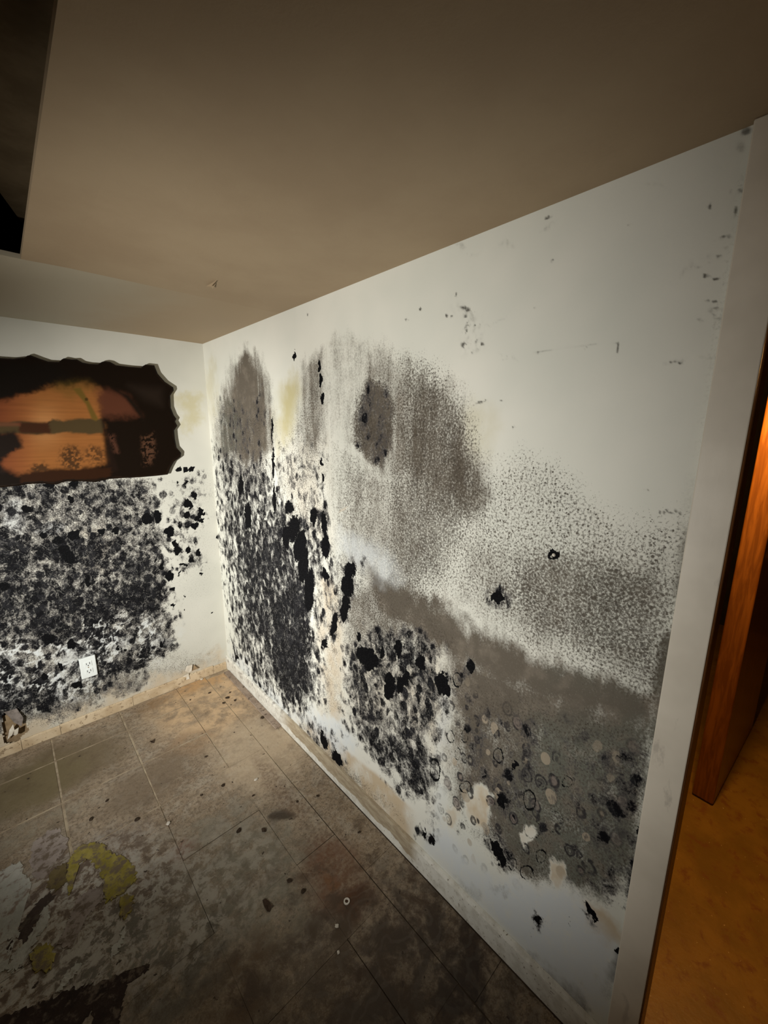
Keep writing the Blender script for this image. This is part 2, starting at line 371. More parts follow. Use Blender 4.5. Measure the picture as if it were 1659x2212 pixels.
# whitewash left bare
mx(Wh, .9 * poly(Uw, Vw, [(640, 1540), (680, 1540), (740, 1560), (770, 1620), (740, 1640), (690, 1600)], 18))
mx(Wh, .8 * poly(Uw, Vw, [(492, 1400), (520, 1420), (600, 1500), (650, 1550), (600, 1540), (500, 1440)], 14))
mx(Wh, 1.0 * poly(Uw, Vw, [(935, 1800), (965, 1780), (990, 1800), (1020, 1870), (1060, 1900), (1150, 1915), (1260, 1935), (1300, 2000), (1330, 2050), (1310, 2180), (1260, 2160), (1120, 2030), (1000, 1920), (930, 1840)], 26))
mx(Wh, .7 * poly(Uw, Vw, [(735, 1150), (760, 1160), (835, 1205), (860, 1250), (830, 1250), (740, 1200)], 26))
mx(Wh, .45 * poly(Uw, Vw, [(945, 1510), (970, 1500), (960, 1640), (940, 1640)], 12))
mx(Wh, .5 * poly(Uw, Vw, [(940, 1690), (960, 1700), (960, 1780), (930, 1780)], 16))
wash = poly(Uw, Vw, [(935, 1800), (965, 1780), (1060, 1900), (1260, 1935), (1330, 2050), (1310, 2180), (1000, 1920)], 40)
for arr in (K, S, F): arr *= (1 - .85 * wash)
mx(F, .55 * poly(Uw, Vw, [(1120, 2030), (1160, 2045), (1270, 2140), (1290, 2190), (1260, 2190)], 14))
mx(F, .40 * ell(Uw, Vw, 1010, 1920, 40, 16, 40, .9)); mx(F, .5 * ell(Uw, Vw, 1070, 1925, 28, 14, 30, .8))
mx(S, .4 * ell(Uw, Vw, 1070, 1925, 34, 20, 30, .9)); mx(F, .6 * ell(Uw, Vw, 1320, 2090, 16, 40, 10, .9))
mx(F, .35 * ell(Uw, Vw, 1290, 2130, 40, 25, 30, .9))
# old ringed colonies
Rq = [U + n3 * 9, V + n4 * 9]
mx(R, 1.0 * poly(Uw, Vw, [(950, 1500), (1040, 1480), (1120, 1560), (1260, 1640), (1330, 1800), (1340, 1920), (1250, 1900), (1080, 1890), (960, 1790), (945, 1640)], 45))
mx(R, .6 * poly(Uw, Vw, [(1230, 1560), (1420, 1600), (1390, 1900), (1280, 1800)], 60))
mx(R, .7 * poly(Uw, Vw, [(870, 1370), (990, 1400), (990, 1520), (880, 1480)], 25))
# single clots: (u, v, ru, rv, tilt)
for e in [(625, 1097, 9, 14, 0), (634, 1140, 13, 30, 8), (648, 1180, 13, 34, 12), (655, 1220, 11, 40, 5), (668, 1275, 11, 48, 3), (618, 1160, 8, 26, 0), (536, 1115, 7, 30, 0),
          (520, 1050, 6, 22, 0), (677, 1115, 8, 17, 0), (757, 1230, 13, 18, 0), (750, 1266, 14, 24, 0), (747, 1303, 8, 18, 0), (743, 1325, 8, 20, 0), (722, 1348, 7, 30, 8),
          (702, 1392, 7, 9, 30), (775, 1376, 5, 12, 0), (788, 1415, 20, 20, 25), (803, 1432, 17, 17, 25), (826, 1411, 6, 12, 0), (841, 1482, 12, 30, 0), (877, 1468, 9, 17, 0),
          (865, 1478, 8, 20, 0), (908, 1435, 10, 15, 0), (861, 1400, 8, 16, 0), (953, 1474, 15, 24, 0), (963, 1494, 8, 14, 0), (1018, 1439, 9, 16, 0), (1075, 1288, 14, 14, 0),
          (1075, 1842, 11, 32, -25), (1081, 1730, 10, 17, -10), (1163, 1988, 10, 8, 20), (1275, 1969, 6, 26, -28), (1381, 1794, 3, 15, 5), (1332, 2055, 6, 6, 0),
          (690, 790, 3, 12, 0), (694, 820, 3, 12, 0), (696, 860, 3, 16, 0), (694, 1000, 4, 9, 0), (697, 1035, 3, 10, 0), (700, 1130, 7, 26, 0), (703, 1180, 8, 30, 0), (702, 1240, 8, 12, 0),
          (707, 1245, 6, 7, 0), (590, 1000, 3, 34, 0), (593, 1080, 3, 40, 0), (588, 930, 2, 30, 0), (636, 768, 4, 6, 0), (512, 1420, 4, 7, 0), (572, 1500, 4, 8, 0), (700, 1600, 6, 20, -20), (730, 1640, 8, 18, -30),
          (915, 1800, 6, 9, 0), (935, 1812, 6, 12, -20), (1112, 1650, 6, 10, 0)]:
    mx(X, ell(Ux, Vx, *e, soft=.7))
    if e[2] > 5: mx(K, .34 * ell(Uw, Vw, e[0], e[1], e[2] * 2.0, e[3] * 1.7, e[4], 1.3))
mx(X, .85 * (ell(Ux, Vx, 1196, 1197, 11, 15) - ell(Ux, Vx, 1196, 1200, 3, 4)))
def ringx(cx, cy, rx, ry, rot=0, wd=.27, s=.8):
    mx(X, s * np.clip(ell(*Rq, cx, cy, rx, ry, rot, .25) - ell(*Rq, cx, cy, rx * (1 - wd), ry * (1 - wd), rot, .25), 0, 1))
for e in [(1004, 1590, 9, 17, -5), (974, 1590, 10, 14, 0), (989, 1628, 8, 14, 0), (940, 1663, 13, 27, -8), (1078, 1632, 11, 18, -8), (1005, 1700, 13, 14, 0), (1145, 1727, 15, 24, -10), (988, 1470, 12, 17, 0),
          (1195, 1775, 22, 27, 0), (1150, 1790, 20, 25, 0), (1107, 1868, 10, 15, 0), (1137, 1885, 15, 17, -20), (1170, 1850, 12, 17, 0), (1225, 1690, 12, 14, 0), (1230, 1990, 3, 12, 0), (1103, 1020, 9, 14, 0)]:
    ringx(*e, s=.5 if e[0] in (1103, 1195, 1150) else .68)
# scuffs and fly-specks high on the clean paint
for e in [(1005, 665, 9, 3, 15), (1018, 672, 8, 2, 20), (1008, 690, 3, 8, -10), (1020, 704, 14, 3, -20), (1010, 715, 8, 3, -20), (1035, 697, 5, 3, 0), (1003, 745, 5, 5, 0), (1015, 750, 7, 4, 0), (1016, 762, 5, 3, 0),
          (1038, 742, 8, 3, 5), (1028, 735, 4, 3, 0), (985, 636, 3, 4, 0), (966, 680, 3, 3, 0), (975, 684, 4, 2, -20), (909, 668, 2, 3, 0), (1099, 530, 3, 3, 0), (1195, 563, 3, 3, 0), (1385, 590, 2, 5, 0),
          (1156, 667, 2, 3, 0), (1335, 757, 1.6, 17, 6), (1160, 762, 4, 2, -10), (1265, 750, 3, 1.5, -10), (1452, 782, 7, 2.5, 0), (1470, 784, 4, 1.5, 0), (1550, 770, 10, 6, 0), (1535, 775, 6, 3, 0),
          (1041, 868, 10, 3, -15), (1060, 870, 5, 2, -20), (1085, 865, 4, 1.5, 0), (1110, 922, 3, 3, 0), (1565, 515, 12, 4, -12), (1540, 524, 12, 2, -18), (1535, 565, 22, 2.5, -25), (1550, 556, 8, 2.5, 0),
          (1527, 597, 8, 2.5, 20), (1545, 600, 8, 2, 0), (1530, 651, 3, 2, 0), (1546, 652, 4, 2.5, 0), (1558, 652, 3, 2, 0), (1548, 668, 12, 3, -10), (1562, 667, 6, 4, 0), (1520, 674, 3, 2, 0), (1540, 677, 5, 2, 0),
          (1515, 692, 6, 2, 0), (1592, 415, 10, 6, -10), (1595, 455, 6, 8, 0), (1533, 445, 3, 4, 0), (1185, 470, 6, 2.5, -20), (1360, 485, 8, 2, 0), (1404, 1058, 12, 1.5, -5), (663, 680, 3, 3, 0), (880, 690, 3, 3, 0)]:
    mx(Mk, .95 * ell(U + n5 * 8, V + n6 * 10, e[0], e[1], e[2] * 1.25, e[3] * 1.25, e[4], soft=1.1) * sstep(.5 + n5 * 4))
for i in range(16):
    mx(Mk, .8 * ell(U, V, 1425 + i * 3.1, 1106 + 3 * math.sin(i), 1.1, 4, 0, .9))
for v0, v1, wd, st in ((300, 1100, 46, .20), (900, 1400, 60, .30), (620, 800, 90, .22), (500, 620, 110, .16), (360, 480, 60, .26)):
    mx(Mk, st * sstep(1 - (tx - U) / wd * (1 + n1)) * sstep((V - v0) / 90) * sstep((v1 - V) / 90) * sstep(.6 + n1 * 1.5))
mx(Mk, .8 * ell(U, V, 1612, 283, 12, 8, -30, 1.0)); mx(Mk, .35 * ell(U, V, 1600, 318, 10, 12, 0, 1.2))
for e in [(990, 470, 60, 5, -20), (1180, 488, 16, 4, -15), (1095, 520, 14, 5, 0), (1405, 400, 22, 4, 20), (1010, 540, 30, 6, 10), (1060, 690, 40, 3, -5), (1475, 790, 60, 4, -8), (1090, 770, 14, 3, 0), (1500, 580, 60, 5, -25), (1545, 680, 30, 16, 0), (1560, 530, 26, 8, -15), (1020, 715, 16, 40, 10), (1020, 750, 22, 16, 0), (1010, 672, 24, 12, 15)]:
    mx(Mk, .30 * ell(Uw, Vw, *e, soft=1.4) * sstep(.5 + n5 * 3))
k = np.clip((U - 1090) / 240, 0, 1)
mx(Mk, .40 * sstep(1 - np.abs(V - (778 - 36 * k - 8 * np.sin(k * 3))) / 2.5) * (U > 1085) * (U < 1335) * sstep(n3 * 3 + .6))
lowz = sstep((V - 1080) / 160) * sstep((U - 690) / 60)
F *= (.52 + .85 * streak) * (1 - lowz) + lowz * (.84 + .55 * (fbm(Yg.ravel() * 22, Zg.ravel() * 18, 29) - .3))
# drywall joint: right-hand sheet stands slightly proud
seam = 704 + (V - 740) * .022
Pw[..., 0] -= (.0022 * sstep((U - seam) / 3) * sstep((1260 - V) / 60) * sstep((V - 735) / 14) * sstep((880 - U) / 160)).reshape(Yg.shape)
MW = mould_material('mould_on_right_wall', ((.62, .625, .555), (.69, .68, .605)), 24)
wall_right = struct(grid_wall('wall_right', Yg, Zg, Pw, {'m1': np.stack([K, S, F], -1), 'm2': np.stack([Yl, Wh, R], -1), 'm3': np.stack([X, G, C], -1), 'm4': np.stack([Mk, Mk, Mk], -1)}, MW))

# ---- back wall -------------------------------------------------------
xa = np.arange(-2.8, 0.0001, .006); xa[-1] = 0; zb = np.arange(0, H + .001, .006); zb[-1] = H
Xg, Zg2 = np.meshgrid(xa, zb, indexing='ij')
Pb = np.stack([Xg, np.zeros_like(Xg), Zg2], -1)
U, V = proj(Pb.reshape(-1, 3))
fx, fz = Xg.ravel(), Zg2.ravel()
n1 = fbm(fx * 9, fz * 9, 13) - .5; n2 = fbm(fx * 9, fz * 9, 41) - .5
n3 = fbm(fx * 60, fz * 60, 15) - .5; n4 = fbm(fx * 60, fz * 60, 65) - .5
Uw = U + n1 * 50 + n3 * 24; Vw = V + n2 * 50 + n4 * 24
Ux = U + n3 * 12; Vx = V + n4 * 12
K, S, F, Yl, Wh, R, X, G, C = (Z() for _ in range(9))
mx(K, 0.47 * poly(Uw, Vw, [(-900, 1000), (100, 1020), (340, 1025), (352, 1080), (362, 1180), (372, 1300), (378, 1400), (300, 1450), (150, 1530), (-900, 1900)], 22))
mx(K, 0.59 * poly(Uw, Vw, [(-900, 1130), (60, 1160), (200, 1140), (355, 1180), (368, 1300), (370, 1345), (280, 1370), (100, 1400), (-900, 1500)], 45))
mx(K, 0.72 * poly(Uw, Vw, [(150, 1310), (280, 1240), (362, 1250), (366, 1340), (290, 1350), (180, 1400), (100, 1410), (90, 1370)], 40))
mx(K, 0.66 * ell(Uw, Vw, 150, 1200, 60, 45, 0, 1)); mx(K, 0.70 * ell(Uw, Vw, 20, 1200, 50, 70, 0, 1))
mx(K, 0.68 * poly(Uw, Vw, [(215, 1450), (300, 1400), (372, 1390), (330, 1430), (240, 1480)], 18))
mx(K, 0.57 * poly(Uw, Vw, [(-900, 1440), (100, 1440), (170, 1490), (120, 1540), (-900, 1700)], 40))
mx(S, .5 * poly(Uw, Vw, [(-900, 1000), (340, 1020), (370, 1300), (380, 1420), (150, 1560), (-900, 1950)], 25))
mx(F, .30 * poly(Uw, Vw, [(-900, 1000), (345, 1020), (365, 1300), (380, 1400), (150, 1540), (-900, 1900)], 25))
mx(S, .26 * poly(Uw, Vw, [(345, 1040), (470, 1000), (480, 1300), (380, 1310)], 25))
mx(S, .18 * poly(Uw, Vw, [(375, 1290), (480, 1290), (490, 1430), (380, 1420)], 20))
mx(K, 0.22 * poly(Uw, Vw, [(350, 1040), (440, 1020), (450, 1230), (370, 1240)], 20))
mx(F, .50 * poly(Uw, Vw, [(-900, 1690), (0, 1560), (130, 1515), (240, 1465), (330, 1440), (330, 1470), (210, 1525), (60, 1580), (-900, 1900)], 18))
mx(K, .30 * poly(Uw, Vw, [(-900, 1690), (0, 1550), (130, 1505), (240, 1455), (330, 1430), (330, 1470), (210, 1525), (60, 1580), (-900, 1900)], 24))
mx(F, .30 * poly(Uw, Vw, [(290, 1450), (400, 1410), (480, 1400), (480, 1430), (300, 1490)], 20))
mx(S, .42 * poly(Uw, Vw, [(290, 1450), (400, 1400), (470, 1400), (300, 1490)], 20))
mx(C, .7 * poly(Uw, Vw, [(-900, 1800), (0, 1600), (230, 1500), (330, 1465), (488, 1400), (490, 1460), (0, 1680), (-900, 2100)], 14))
mx(C, .4 * poly(Uw, Vw, [(170, 1140), (230, 1140), (240, 1220), (180, 1220)], 25))
mx(Yl, .55 * poly(Uw, Vw, [(384, 860), (420, 850), (434, 900), (432, 930), (390, 945)], 14))
mx(Wh, .85 * ell(Uw, Vw, 105, 1140, 28, 14, -10, .8)); mx(Wh, .7 * ell(Uw, Vw, 30, 1110, 30, 40, 0, 1.2))
mx(Wh, .8 * ell(Uw, Vw, 120, 1490, 40, 18, -25, .9)); mx(Wh, .7 * ell(Uw, Vw, 10, 1500, 40, 40, -25, 1))
mx(Wh, .65 * poly(Uw, Vw, [(130, 1400), (240, 1370), (300, 1380), (240, 1410), (200, 1450), (140, 1460)], 18))
mx(Wh, .5 * ell(Uw, Vw, 345, 1385, 25, 14, 0, 1)); mx(Wh, .6 * ell(Uw, Vw, 10, 1430, 30, 40, 0, 1))
# white veins between the black colonies (lower half)
cellx = np.stack([fx * 15 + n1 * 1.6 + n3 * .8, fz * 15 + n2 * 1.6 + n4 * .8], -1)
ci = np.floor(cellx).astype(np.int64); d1 = np.full(len(fx), 9.0); d2 = np.full(len(fx), 9.0)
for i in (-1, 0, 1):
    for j in (-1, 0, 1):
        a, b = ci[:, 0] + i, ci[:, 1] + j
        hx = (np.sin(a * 127.1 + b * 311.7) * 43758.5453) % 1; hy = (np.sin(a * 269.5 + b * 183.3) * 43758.5453) % 1
        d = np.hypot(a + hx - cellx[:, 0], b + hy - cellx[:, 1])
        d2 = np.minimum(d2, np.maximum(d, d1)); d1 = np.minimum(d1, d)
vein = sstep(1 - (d2 - d1) / .24) * sstep(n1 * 3.2 + .62)
low = poly(Uw, Vw, [(-900, 1400), (60, 1360), (200, 1330), (380, 1350), (380, 1410), (240, 1440), (200, 1500), (-900, 1700)], 40)
vz = vein * low
K *= 1 - .92 * vz; F *= 1 - .8 * vz; mx(Wh, vz)
mid = poly(Uw, Vw, [(-900, 1040), (345, 1030), (368, 1340), (60, 1400), (-900, 1500)], 40)
K *= 1 - .30 * vein * mid
for e in [(420, 1070, 8, 8), (405, 1087, 9, 9), (412, 1093, 6, 6), (405, 1112, 8, 9), (433, 1102, 5, 7), (421, 1136, 8, 8), (437, 1125, 5, 6), (388, 1137, 3, 6), (367, 1149, 11, 11), (378, 1175, 6, 10), (383, 1190, 8, 12),
          (407, 1186, 7, 8), (429, 1195, 7, 8), (413, 1210, 7, 8), (397, 1220, 10, 4), (350, 1225, 6, 8), (337, 1213, 3, 6), (435, 1240, 4, 4), (366, 1245, 9, 12), (388, 1240, 2, 8), (372, 1272, 5, 5), (385, 1014, 6, 5), (402, 1014, 5, 5),
          (413, 1013, 5, 6), (400, 1045, 4, 7), (384, 1045, 2, 8), (250, 1148, 8, 9), (219, 1149, 9, 8), (93, 1156, 9, 6), (160, 1155, 14, 12), (138, 1190, 14, 14), (150, 1203, 14, 14), (125, 1167, 14, 8), (155, 1392, 9, 12),
          (105, 1380, 14, 12), (130, 1440, 6, 8), (95, 1462, 8, 8), (165, 1480, 12, 8), (254, 1400, 5, 5), (270, 1404, 4, 4), (350, 1394, 7, 5), (318, 1120, 12, 14), (340, 1115, 8, 16), (435, 1110, 12, 4), (425, 1120, 9, 6),
          (398, 1317, 2, 4), (375, 1308, 4, 5), (400, 1288, 3, 2), (457, 1322, 2, 4), (190, 1255, 6, 12), (10, 1265, 12, 10), (60, 1100, 14, 8), (105, 1048, 14, 6), (160, 1045, 10, 8), (155, 1080, 8, 10), (472, 1160, 3, 8)]:
    mx(X, .9 * ell(Ux, Vx, *e, 0, .6))
    if e[2] > 6: mx(K, .36 * ell(Uw, Vw, e[0], e[1], e[2] * 1.8, e[3] * 1.8, 0, 1.3))
# torn hole low on the left, an opening through the sheet
HOLE = [(7, 1545), (14, 1541), (30, 1544), (40, 1560), (56, 1566), (60, 1578), (48, 1588), (38, 1602), (12, 1603), (8, 1585)]
hole = poly(U + n3 * 4, V + n4 * 4, HOLE, 1.0) > .5
TEAR2 = [(398, 1447), (405, 1436), (418, 1434), (425, 1440), (416, 1452), (404, 1453)]
MB = mould_material('mould_on_back_wall', ((.51, .505, .445), (.575, .565, .50)), 26)
wall_back = struct(grid_wall('wall_back', Xg, Zg2, Pb, {'m1': np.stack([K, S, F], -1), 'm2': np.stack([Yl, Wh, R], -1), 'm3': np.stack([X, G, C], -1)}, MB, hole))

paint = mottled('aged_white_paint', (.60, .585, .52), (.67, .65, .58), 5, .5, .3, .1, (.50, .47, .40), 25)
tan_c = mottled('tan_ceiling_paint', (.33, .242, .15), (.37, .278, .175), 2.5, .6, .25, .12)
dark_void = mottled('dark_cavity', (.03, .024, .018), (.05, .04, .03), 12, .9, .1)
paper = mottled('torn_wall_paper', (.55, .50, .41), (.66, .62, .53), 30, .8, .1)
kraft = mottled('brown_paper_core', (.20, .14, .08), (.30, .22, .13), 30, .9, .1)

# sheet thickness and studs behind both visible walls
box('wall_core', (.004, -2.437, 0), (.048, 0, H), paint, wall_right)
box('wall_core', (-2.8, .11, 0), (.075, .12, H), dark_void, wall_back)
# wall behind and beside the photographer
wall_left = struct(box('wall_left', (-2.9, -4.2, 0), (-2.8, .12, H), paint))
wall_front = struct(box('wall_front', (-2.9, -4.3, 0), (.075, -4.2, H), paint))
box('wall_segment', (.004, -4.2, 0), (.075, -3.28, H), paint, wall_right)
box('wall_segment', (.004, -3.28, 2.02), (.058, -2.4492, H), paint, wall_right)

# ---- ceiling ---------------------------------------------------------
T = .0135
ceil = struct(empty('ceiling', (0, 0, H)))
def panel(name, corners, parent, mat, thick=T):    # corners (x, y, z) world, under side
    bm = bmesh.new(); lo = [bm.verts.new(Vector(c)) for c in corners]; hi = [bm.verts.new(Vector(c) + Vector((0, 0, thick))) for c in corners]
    bm.faces.new(lo); bm.faces.new(hi[::-1]); n = len(lo)
    for i in range(n): bm.faces.new((lo[i], lo[(i + 1) % n], hi[(i + 1) % n], hi[i]))
    o = from_bm(name, bm, mat); o.parent = parent; o.matrix_parent_inverse = Matrix.Translation(-Vector((0, 0, H))); return o
XE, XS, YE = -.818, -.7155, -.885
panel('drywall_panel', [(XS, -4.2, H), (.0, -4.2, H), (.0, YE, H), (XS, YE, H)], ceil, tan_c)
panel('drywall_panel', [(XE, -4.2, H - .0035), (XS, -4.2, H), (XS, YE, H), (XE, YE, H - .0035)], ceil, tan_c)
band_m = Mat('patched_ceiling_paint', .6, .25); p = band_m.pos(); sp = band_m.n('ShaderNodeSeparateXYZ'); band_m.put(sp.inputs[0], p)
bf = band_m.mr(band_m.math('ADD', sp.outputs[0], band_m.math('MULTIPLY', band_m.noise(p, 3, 3), .3)), -.6, -.1)
band_m.color(band_m.mix(bf, (.40, .355, .265), (.35, .262, .165)))
bm = bmesh.new(); xs_ = [-2.8, XE, XS, -.35, 0.0]; za_ = [H - .0035, H - .0035, H, H, H]; zb_ = [H - .005, H - .004, H - .003, H, H]
for t_ in (0, T):
    ro = [[bm.verts.new((x, y, zz_ + t_)) for x, zz_ in zip(xs_, zl)] for y, zl in ((YE, za_), (0, zb_))]
    for k_ in range(4): bm.faces.new((ro[0][k_], ro[0][k_ + 1], ro[1][k_ + 1], ro[1][k_]))
    if t_ == 0: lo_ = ro
    else:
        lp = lambda q: q[0] + q[1][::-1]
        a_, b_ = lp(lo_), lp(ro)
        for k_ in range(len(a_)): bm.faces.new((a_[k_], a_[(k_ + 1) % len(a_)], b_[(k_ + 1) % len(a_)], b_[k_]))
o = from_bm('drywall_panel', bm, band_m.m); o.parent = ceil; o.matrix_parent_inverse = Matrix.Translation(-Vector((0, 0, H)))
panel('drywall_panel', [(-2.8, -4.2, H), (-1.42, -4.2, H), (-1.42, YE, H), (-2.8, YE, H)], ceil, tan_c)
# boards seen up through the opening; slanted end shaped to draw the dark shade edge
hz = H + .15
pa, pb = hit(-30, 375, 2, hz), hit(58, 496, 2, hz); dv = (pb - pa)[:2] / np.linalg.norm((pb - pa)[:2])
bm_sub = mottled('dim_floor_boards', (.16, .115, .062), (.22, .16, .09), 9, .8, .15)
e0, e1 = pa[:2] - dv * .8, pb[:2] + dv * .3
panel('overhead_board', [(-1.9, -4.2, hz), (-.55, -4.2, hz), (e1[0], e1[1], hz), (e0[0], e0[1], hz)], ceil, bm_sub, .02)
# nail pop with lifted paint
def flake(name, pts, parent, mat, th=.001):
    bm = bmesh.new(); c = [Vector(p) for p in pts]; n = (c[1] - c[0]).cross(c[2] - c[0]).normalized() * th
    a = [bm.verts.new(p) for p in c]; b = [bm.verts.new(p + n) for p in c]
    bm.faces.new(a); bm.faces.new(b[::-1])
    for i in range(len(a)): bm.faces.new((a[i], a[(i + 1) % len(a)], b[(i + 1) % len(a)], b[i]))
    o = from_bm(name, bm, mat)
    if parent:
        o.parent = parent; o.matrix_parent_inverse = parent.matrix_world.inverted() if parent.type != 'EMPTY' else Matrix.Translation(-parent.location)
    return o
def P3(p, off): return tuple(np.array(p) + np.array(off))
c0 = hit(455, 613, 2, H)
flake('paint_flake', [P3(hit(446, 617, 2, H), (0, 0, -.002)), P3(hit(456, 612, 2, H), (0, 0, -.010)), P3(hit(468, 604, 2, H), (0, 0, -.003)), P3(hit(459, 610, 2, H), (0, 0, -.001))], ceil, tan_c)
flake('paint_flake', [P3(hit(454, 614, 2, H), (0, 0, -.001)), P3(hit(459, 618, 2, H), (0, 0, -.008)), P3(hit(466, 611, 2, H), (0, 0, -.002))], ceil, tan_c)

# ---- torn paper on the walls ----------------------------------------
def bp(u, v, d): p = on_back(u, v); return (p[0], -d, p[2])
def rp(u, v, d): p = on_right(u, v); return (-d, p[1], p[2])
flake('torn_paper', [bp(8, 1538, .002), bp(36, 1528, .012), bp(50, 1545, .024), bp(46, 1562, .030), bp(30, 1556, .022), bp(20, 1546, .012)], wall_back, mottled('grimy_paper', (.13, .11, .095), (.22, .19, .17), 40, .9, .1))
flake('torn_paper', [bp(16, 1598, .001), bp(20, 1576, .006), bp(28, 1562, .012), bp(31, 1572, .016), bp(26, 1584, .018), bp(22, 1588, .012)], wall_back, paper)
flake('torn_paper', [bp(28, 1586, .006), bp(30, 1574, .016), bp(40, 1565, .028), bp(38, 1578, .030), bp(33, 1584, .02)], wall_back, paper)
flake('torn_paper', [bp(400, 1450, .001), bp(402, 1437, .012), bp(414, 1434, .014), bp(413, 1448, .010), bp(407, 1452, .004)], wall_back, paper)
flake('torn_paper', [bp(417, 1434, .012), bp(425, 1441, .020), bp(416, 1448, .004)], wall_back, kraft)
flake('torn_paper', [bp(392, 1463, .002), bp(406, 1453, .012), bp(408, 1464, .014), bp(402, 1467, .010)], wall_back, paper)
box('cavity_lining', (-1.25, .02, 0), (-.9, .03, .2), kraft, wall_back)
flake('paint_flake', [rp(730, 1110, .001), rp(741, 1100, .010), rp(754, 1093, .002), rp(745, 1103, .002)], wall_right, paper)

# ---- base boards -----------------------------------------------------
def base_right_mat():
    m = Mat('peeling_white_skirting', .5, .3); p = m.pos(); sp = m.n('ShaderNodeSeparateXYZ'); m.put(sp.inputs[0], p)
    wav = m.math('ADD', sp.outputs[2], m.math('MULTIPLY', m.math('SUBTRACT', m.noise(m.scale(p, (1, 1, .4)), 9, 4), .5), .075))
    peel = m.mr(wav, .030, .034)
    peel = m.math('MULTIPLY', peel, m.math('MULTIPLY', m.mr(sp.outputs[1], -1.76, -1.70), m.mr(sp.outputs[1], -.70, -.86)))
    c = m.mix(m.mr(m.noise(p, 30, 5), .4, .65), (.70, .69, .62), (.56, .54, .47))
    dirt = m.math('MULTIPLY', m.mr(m.noise(p, 28, 5, .7), .52, .62), m.math('MULTIPLY', m.mr(sp.outputs[2], .02, .06), m.mr(sp.outputs[1], -.9, -.7)))
    c = m.mix(m.math('MULTIPLY', dirt, .6), c, (.12, .10, .095))
    t = m.mix(m.mr(m.noise(m.scale(p, (1, .25, 1)), 70, 4), .4, .6), (.31, .25, .17), (.40, .34, .24))
    c = m.mix(peel, c, t)
    c = m.mix(m.mr(m.noise(p, 120, 3), .64, .70), c, (.2, .17, .13))
    m.color(c); m.bump(peel, -.5, .002); return m.m
def board_run(name, prof, ys, mat, parent=None, axis=1):
    """prof: closed list of (out, z); run along axis between ys with a little waviness"""
    bm = bmesh.new(); rings = []
    for i, t in enumerate(ys):
        dz = (fbm(np.array([t * 14.0]), np.array([3.3]), 77)[0] - .5) * .006
        rings.append([bm.verts.new((-o, t, max(z + (dz if z > .02 else 0), 0)) if axis == 1 else (t, -o, max(z + (dz if z > .02 else 0), 0))) for o, z in prof])
    n = len(prof)
    for a, b in zip(rings[:-1], rings[1:]):
        for i in range(n): bm.faces.new((a[i], a[(i + 1) % n], b[(i + 1) % n], b[i]))
    bm.faces.new(rings[0]); bm.faces.new(rings[-1][::-1])
    return from_bm(name, bm, mat, parent)
bmr = base_right_mat()
bb_r = struct(board_run('baseboard_right', [(0.0005, 0), (.013, 0), (.013, .080), (.009, .092), (.0005, .094)], np.linspace(-2.385, -.0005, 60), bmr))
tanb = Mat('bare_tan_skirting', .7, .2); p = tanb.pos()
c = tanb.mix(tanb.mr(tanb.noise(p, 12, 5), .35, .65), (.46, .35, .22), (.58, .47, .32))
c = tanb.mix(tanb.mr(tanb.noise(p, 55, 4, .7), .56, .66), c, (.24, .17, .10)); tanb.color(c)
bb_b = struct(empty('baseboard_back', (0, 0, 0)))
joints = [-2.8, -1.62, -1.055, -.90, -.565, -.10, -.0135]
for i, (a, b) in enumerate(zip(joints[:-1], joints[1:])):
    h = (.055, .052, .05, .054, .058, .05)[i]
    board_run('board', [(.0005, 0), (.010 + .0015 * (i % 2), 0), (.009, h - .006), (.004, h), (.0005, h)], np.linspace(a + .0008, b - .0008, 16), tanb.m, bb_b, 0)

# ---- doorway casing, jamb -------------------------------------------
cas = Mat('scuffed_white_casing', .42, .4); p = cas.pos()
c = cas.mix(cas.mr(cas.noise(p, 4, 4), .35, .65), (.60, .55, .455), (.70, .645, .54))
c = cas.mix(cas.math('MULTIPLY', cas.mr(cas.noise(cas.scale(p, (1, 1, .35)), 20, 5, .7), .60, .70), .4), c, (.30, .27, .23)); cas.color(c)
cas.bump(cas.noise(cas.scale(p, (1, 1, .2)), 40, 3), .15, .002)
trim_1 = struct(box('trim_1', (-.0155, -2.4455, 0), (-.0006, -2.3855, H - .0005), cas.m, None, .002, 2))
wood_dark = mottled('dark_varnished_wood', (.10, .036, .010), (.16, .062, .018), 7, .35, .5)
trim_2 = struct(box('trim_2', (-.0150, -2.4490, 0), (.058, -2.4460, 2.02), wood_dark, None, .0015))
trim_3 = struct(box('trim_3', (-.0145, -3.28, 0), (.078, -3.262, 2.02), wood_dark, None, .0015))

# ---- adjoining room --------------------------------------------------
of = Mat('orange_brown_floor', .45, .4); p = of.pos()
c = of.mix(of.mr(of.noise(p, 5, 5), .35, .65), (.225, .118, .014), (.32, .168, .024))
c = of.mix(of.mr(of.noise(of.warp(p, 8, .1), 22, 5, .65), .5, .7), c, (.22, .085, .018))
c = of.mix(of.mr(of.noise(p, 95, 2), .70, .76), c, (.65, .45, .2)); of.color(c)  # sparse bright flecks, glossy glints painted into the floor colour
of.bump(of.noise(p, 60, 4), .3, .003)
floor_adj = struct(box('floor_adjoining', (.0, -4.3, -.06), (3.3, .2, 0), of.m))
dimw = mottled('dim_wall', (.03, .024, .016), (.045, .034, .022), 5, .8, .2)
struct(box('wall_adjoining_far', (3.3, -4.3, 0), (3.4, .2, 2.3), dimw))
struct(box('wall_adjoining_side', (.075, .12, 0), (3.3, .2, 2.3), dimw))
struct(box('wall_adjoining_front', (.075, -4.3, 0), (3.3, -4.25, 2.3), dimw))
struct(box('ceiling_adjoining', (.0, -4.3, 2.3), (3.4, .2, 2.36), dimw))
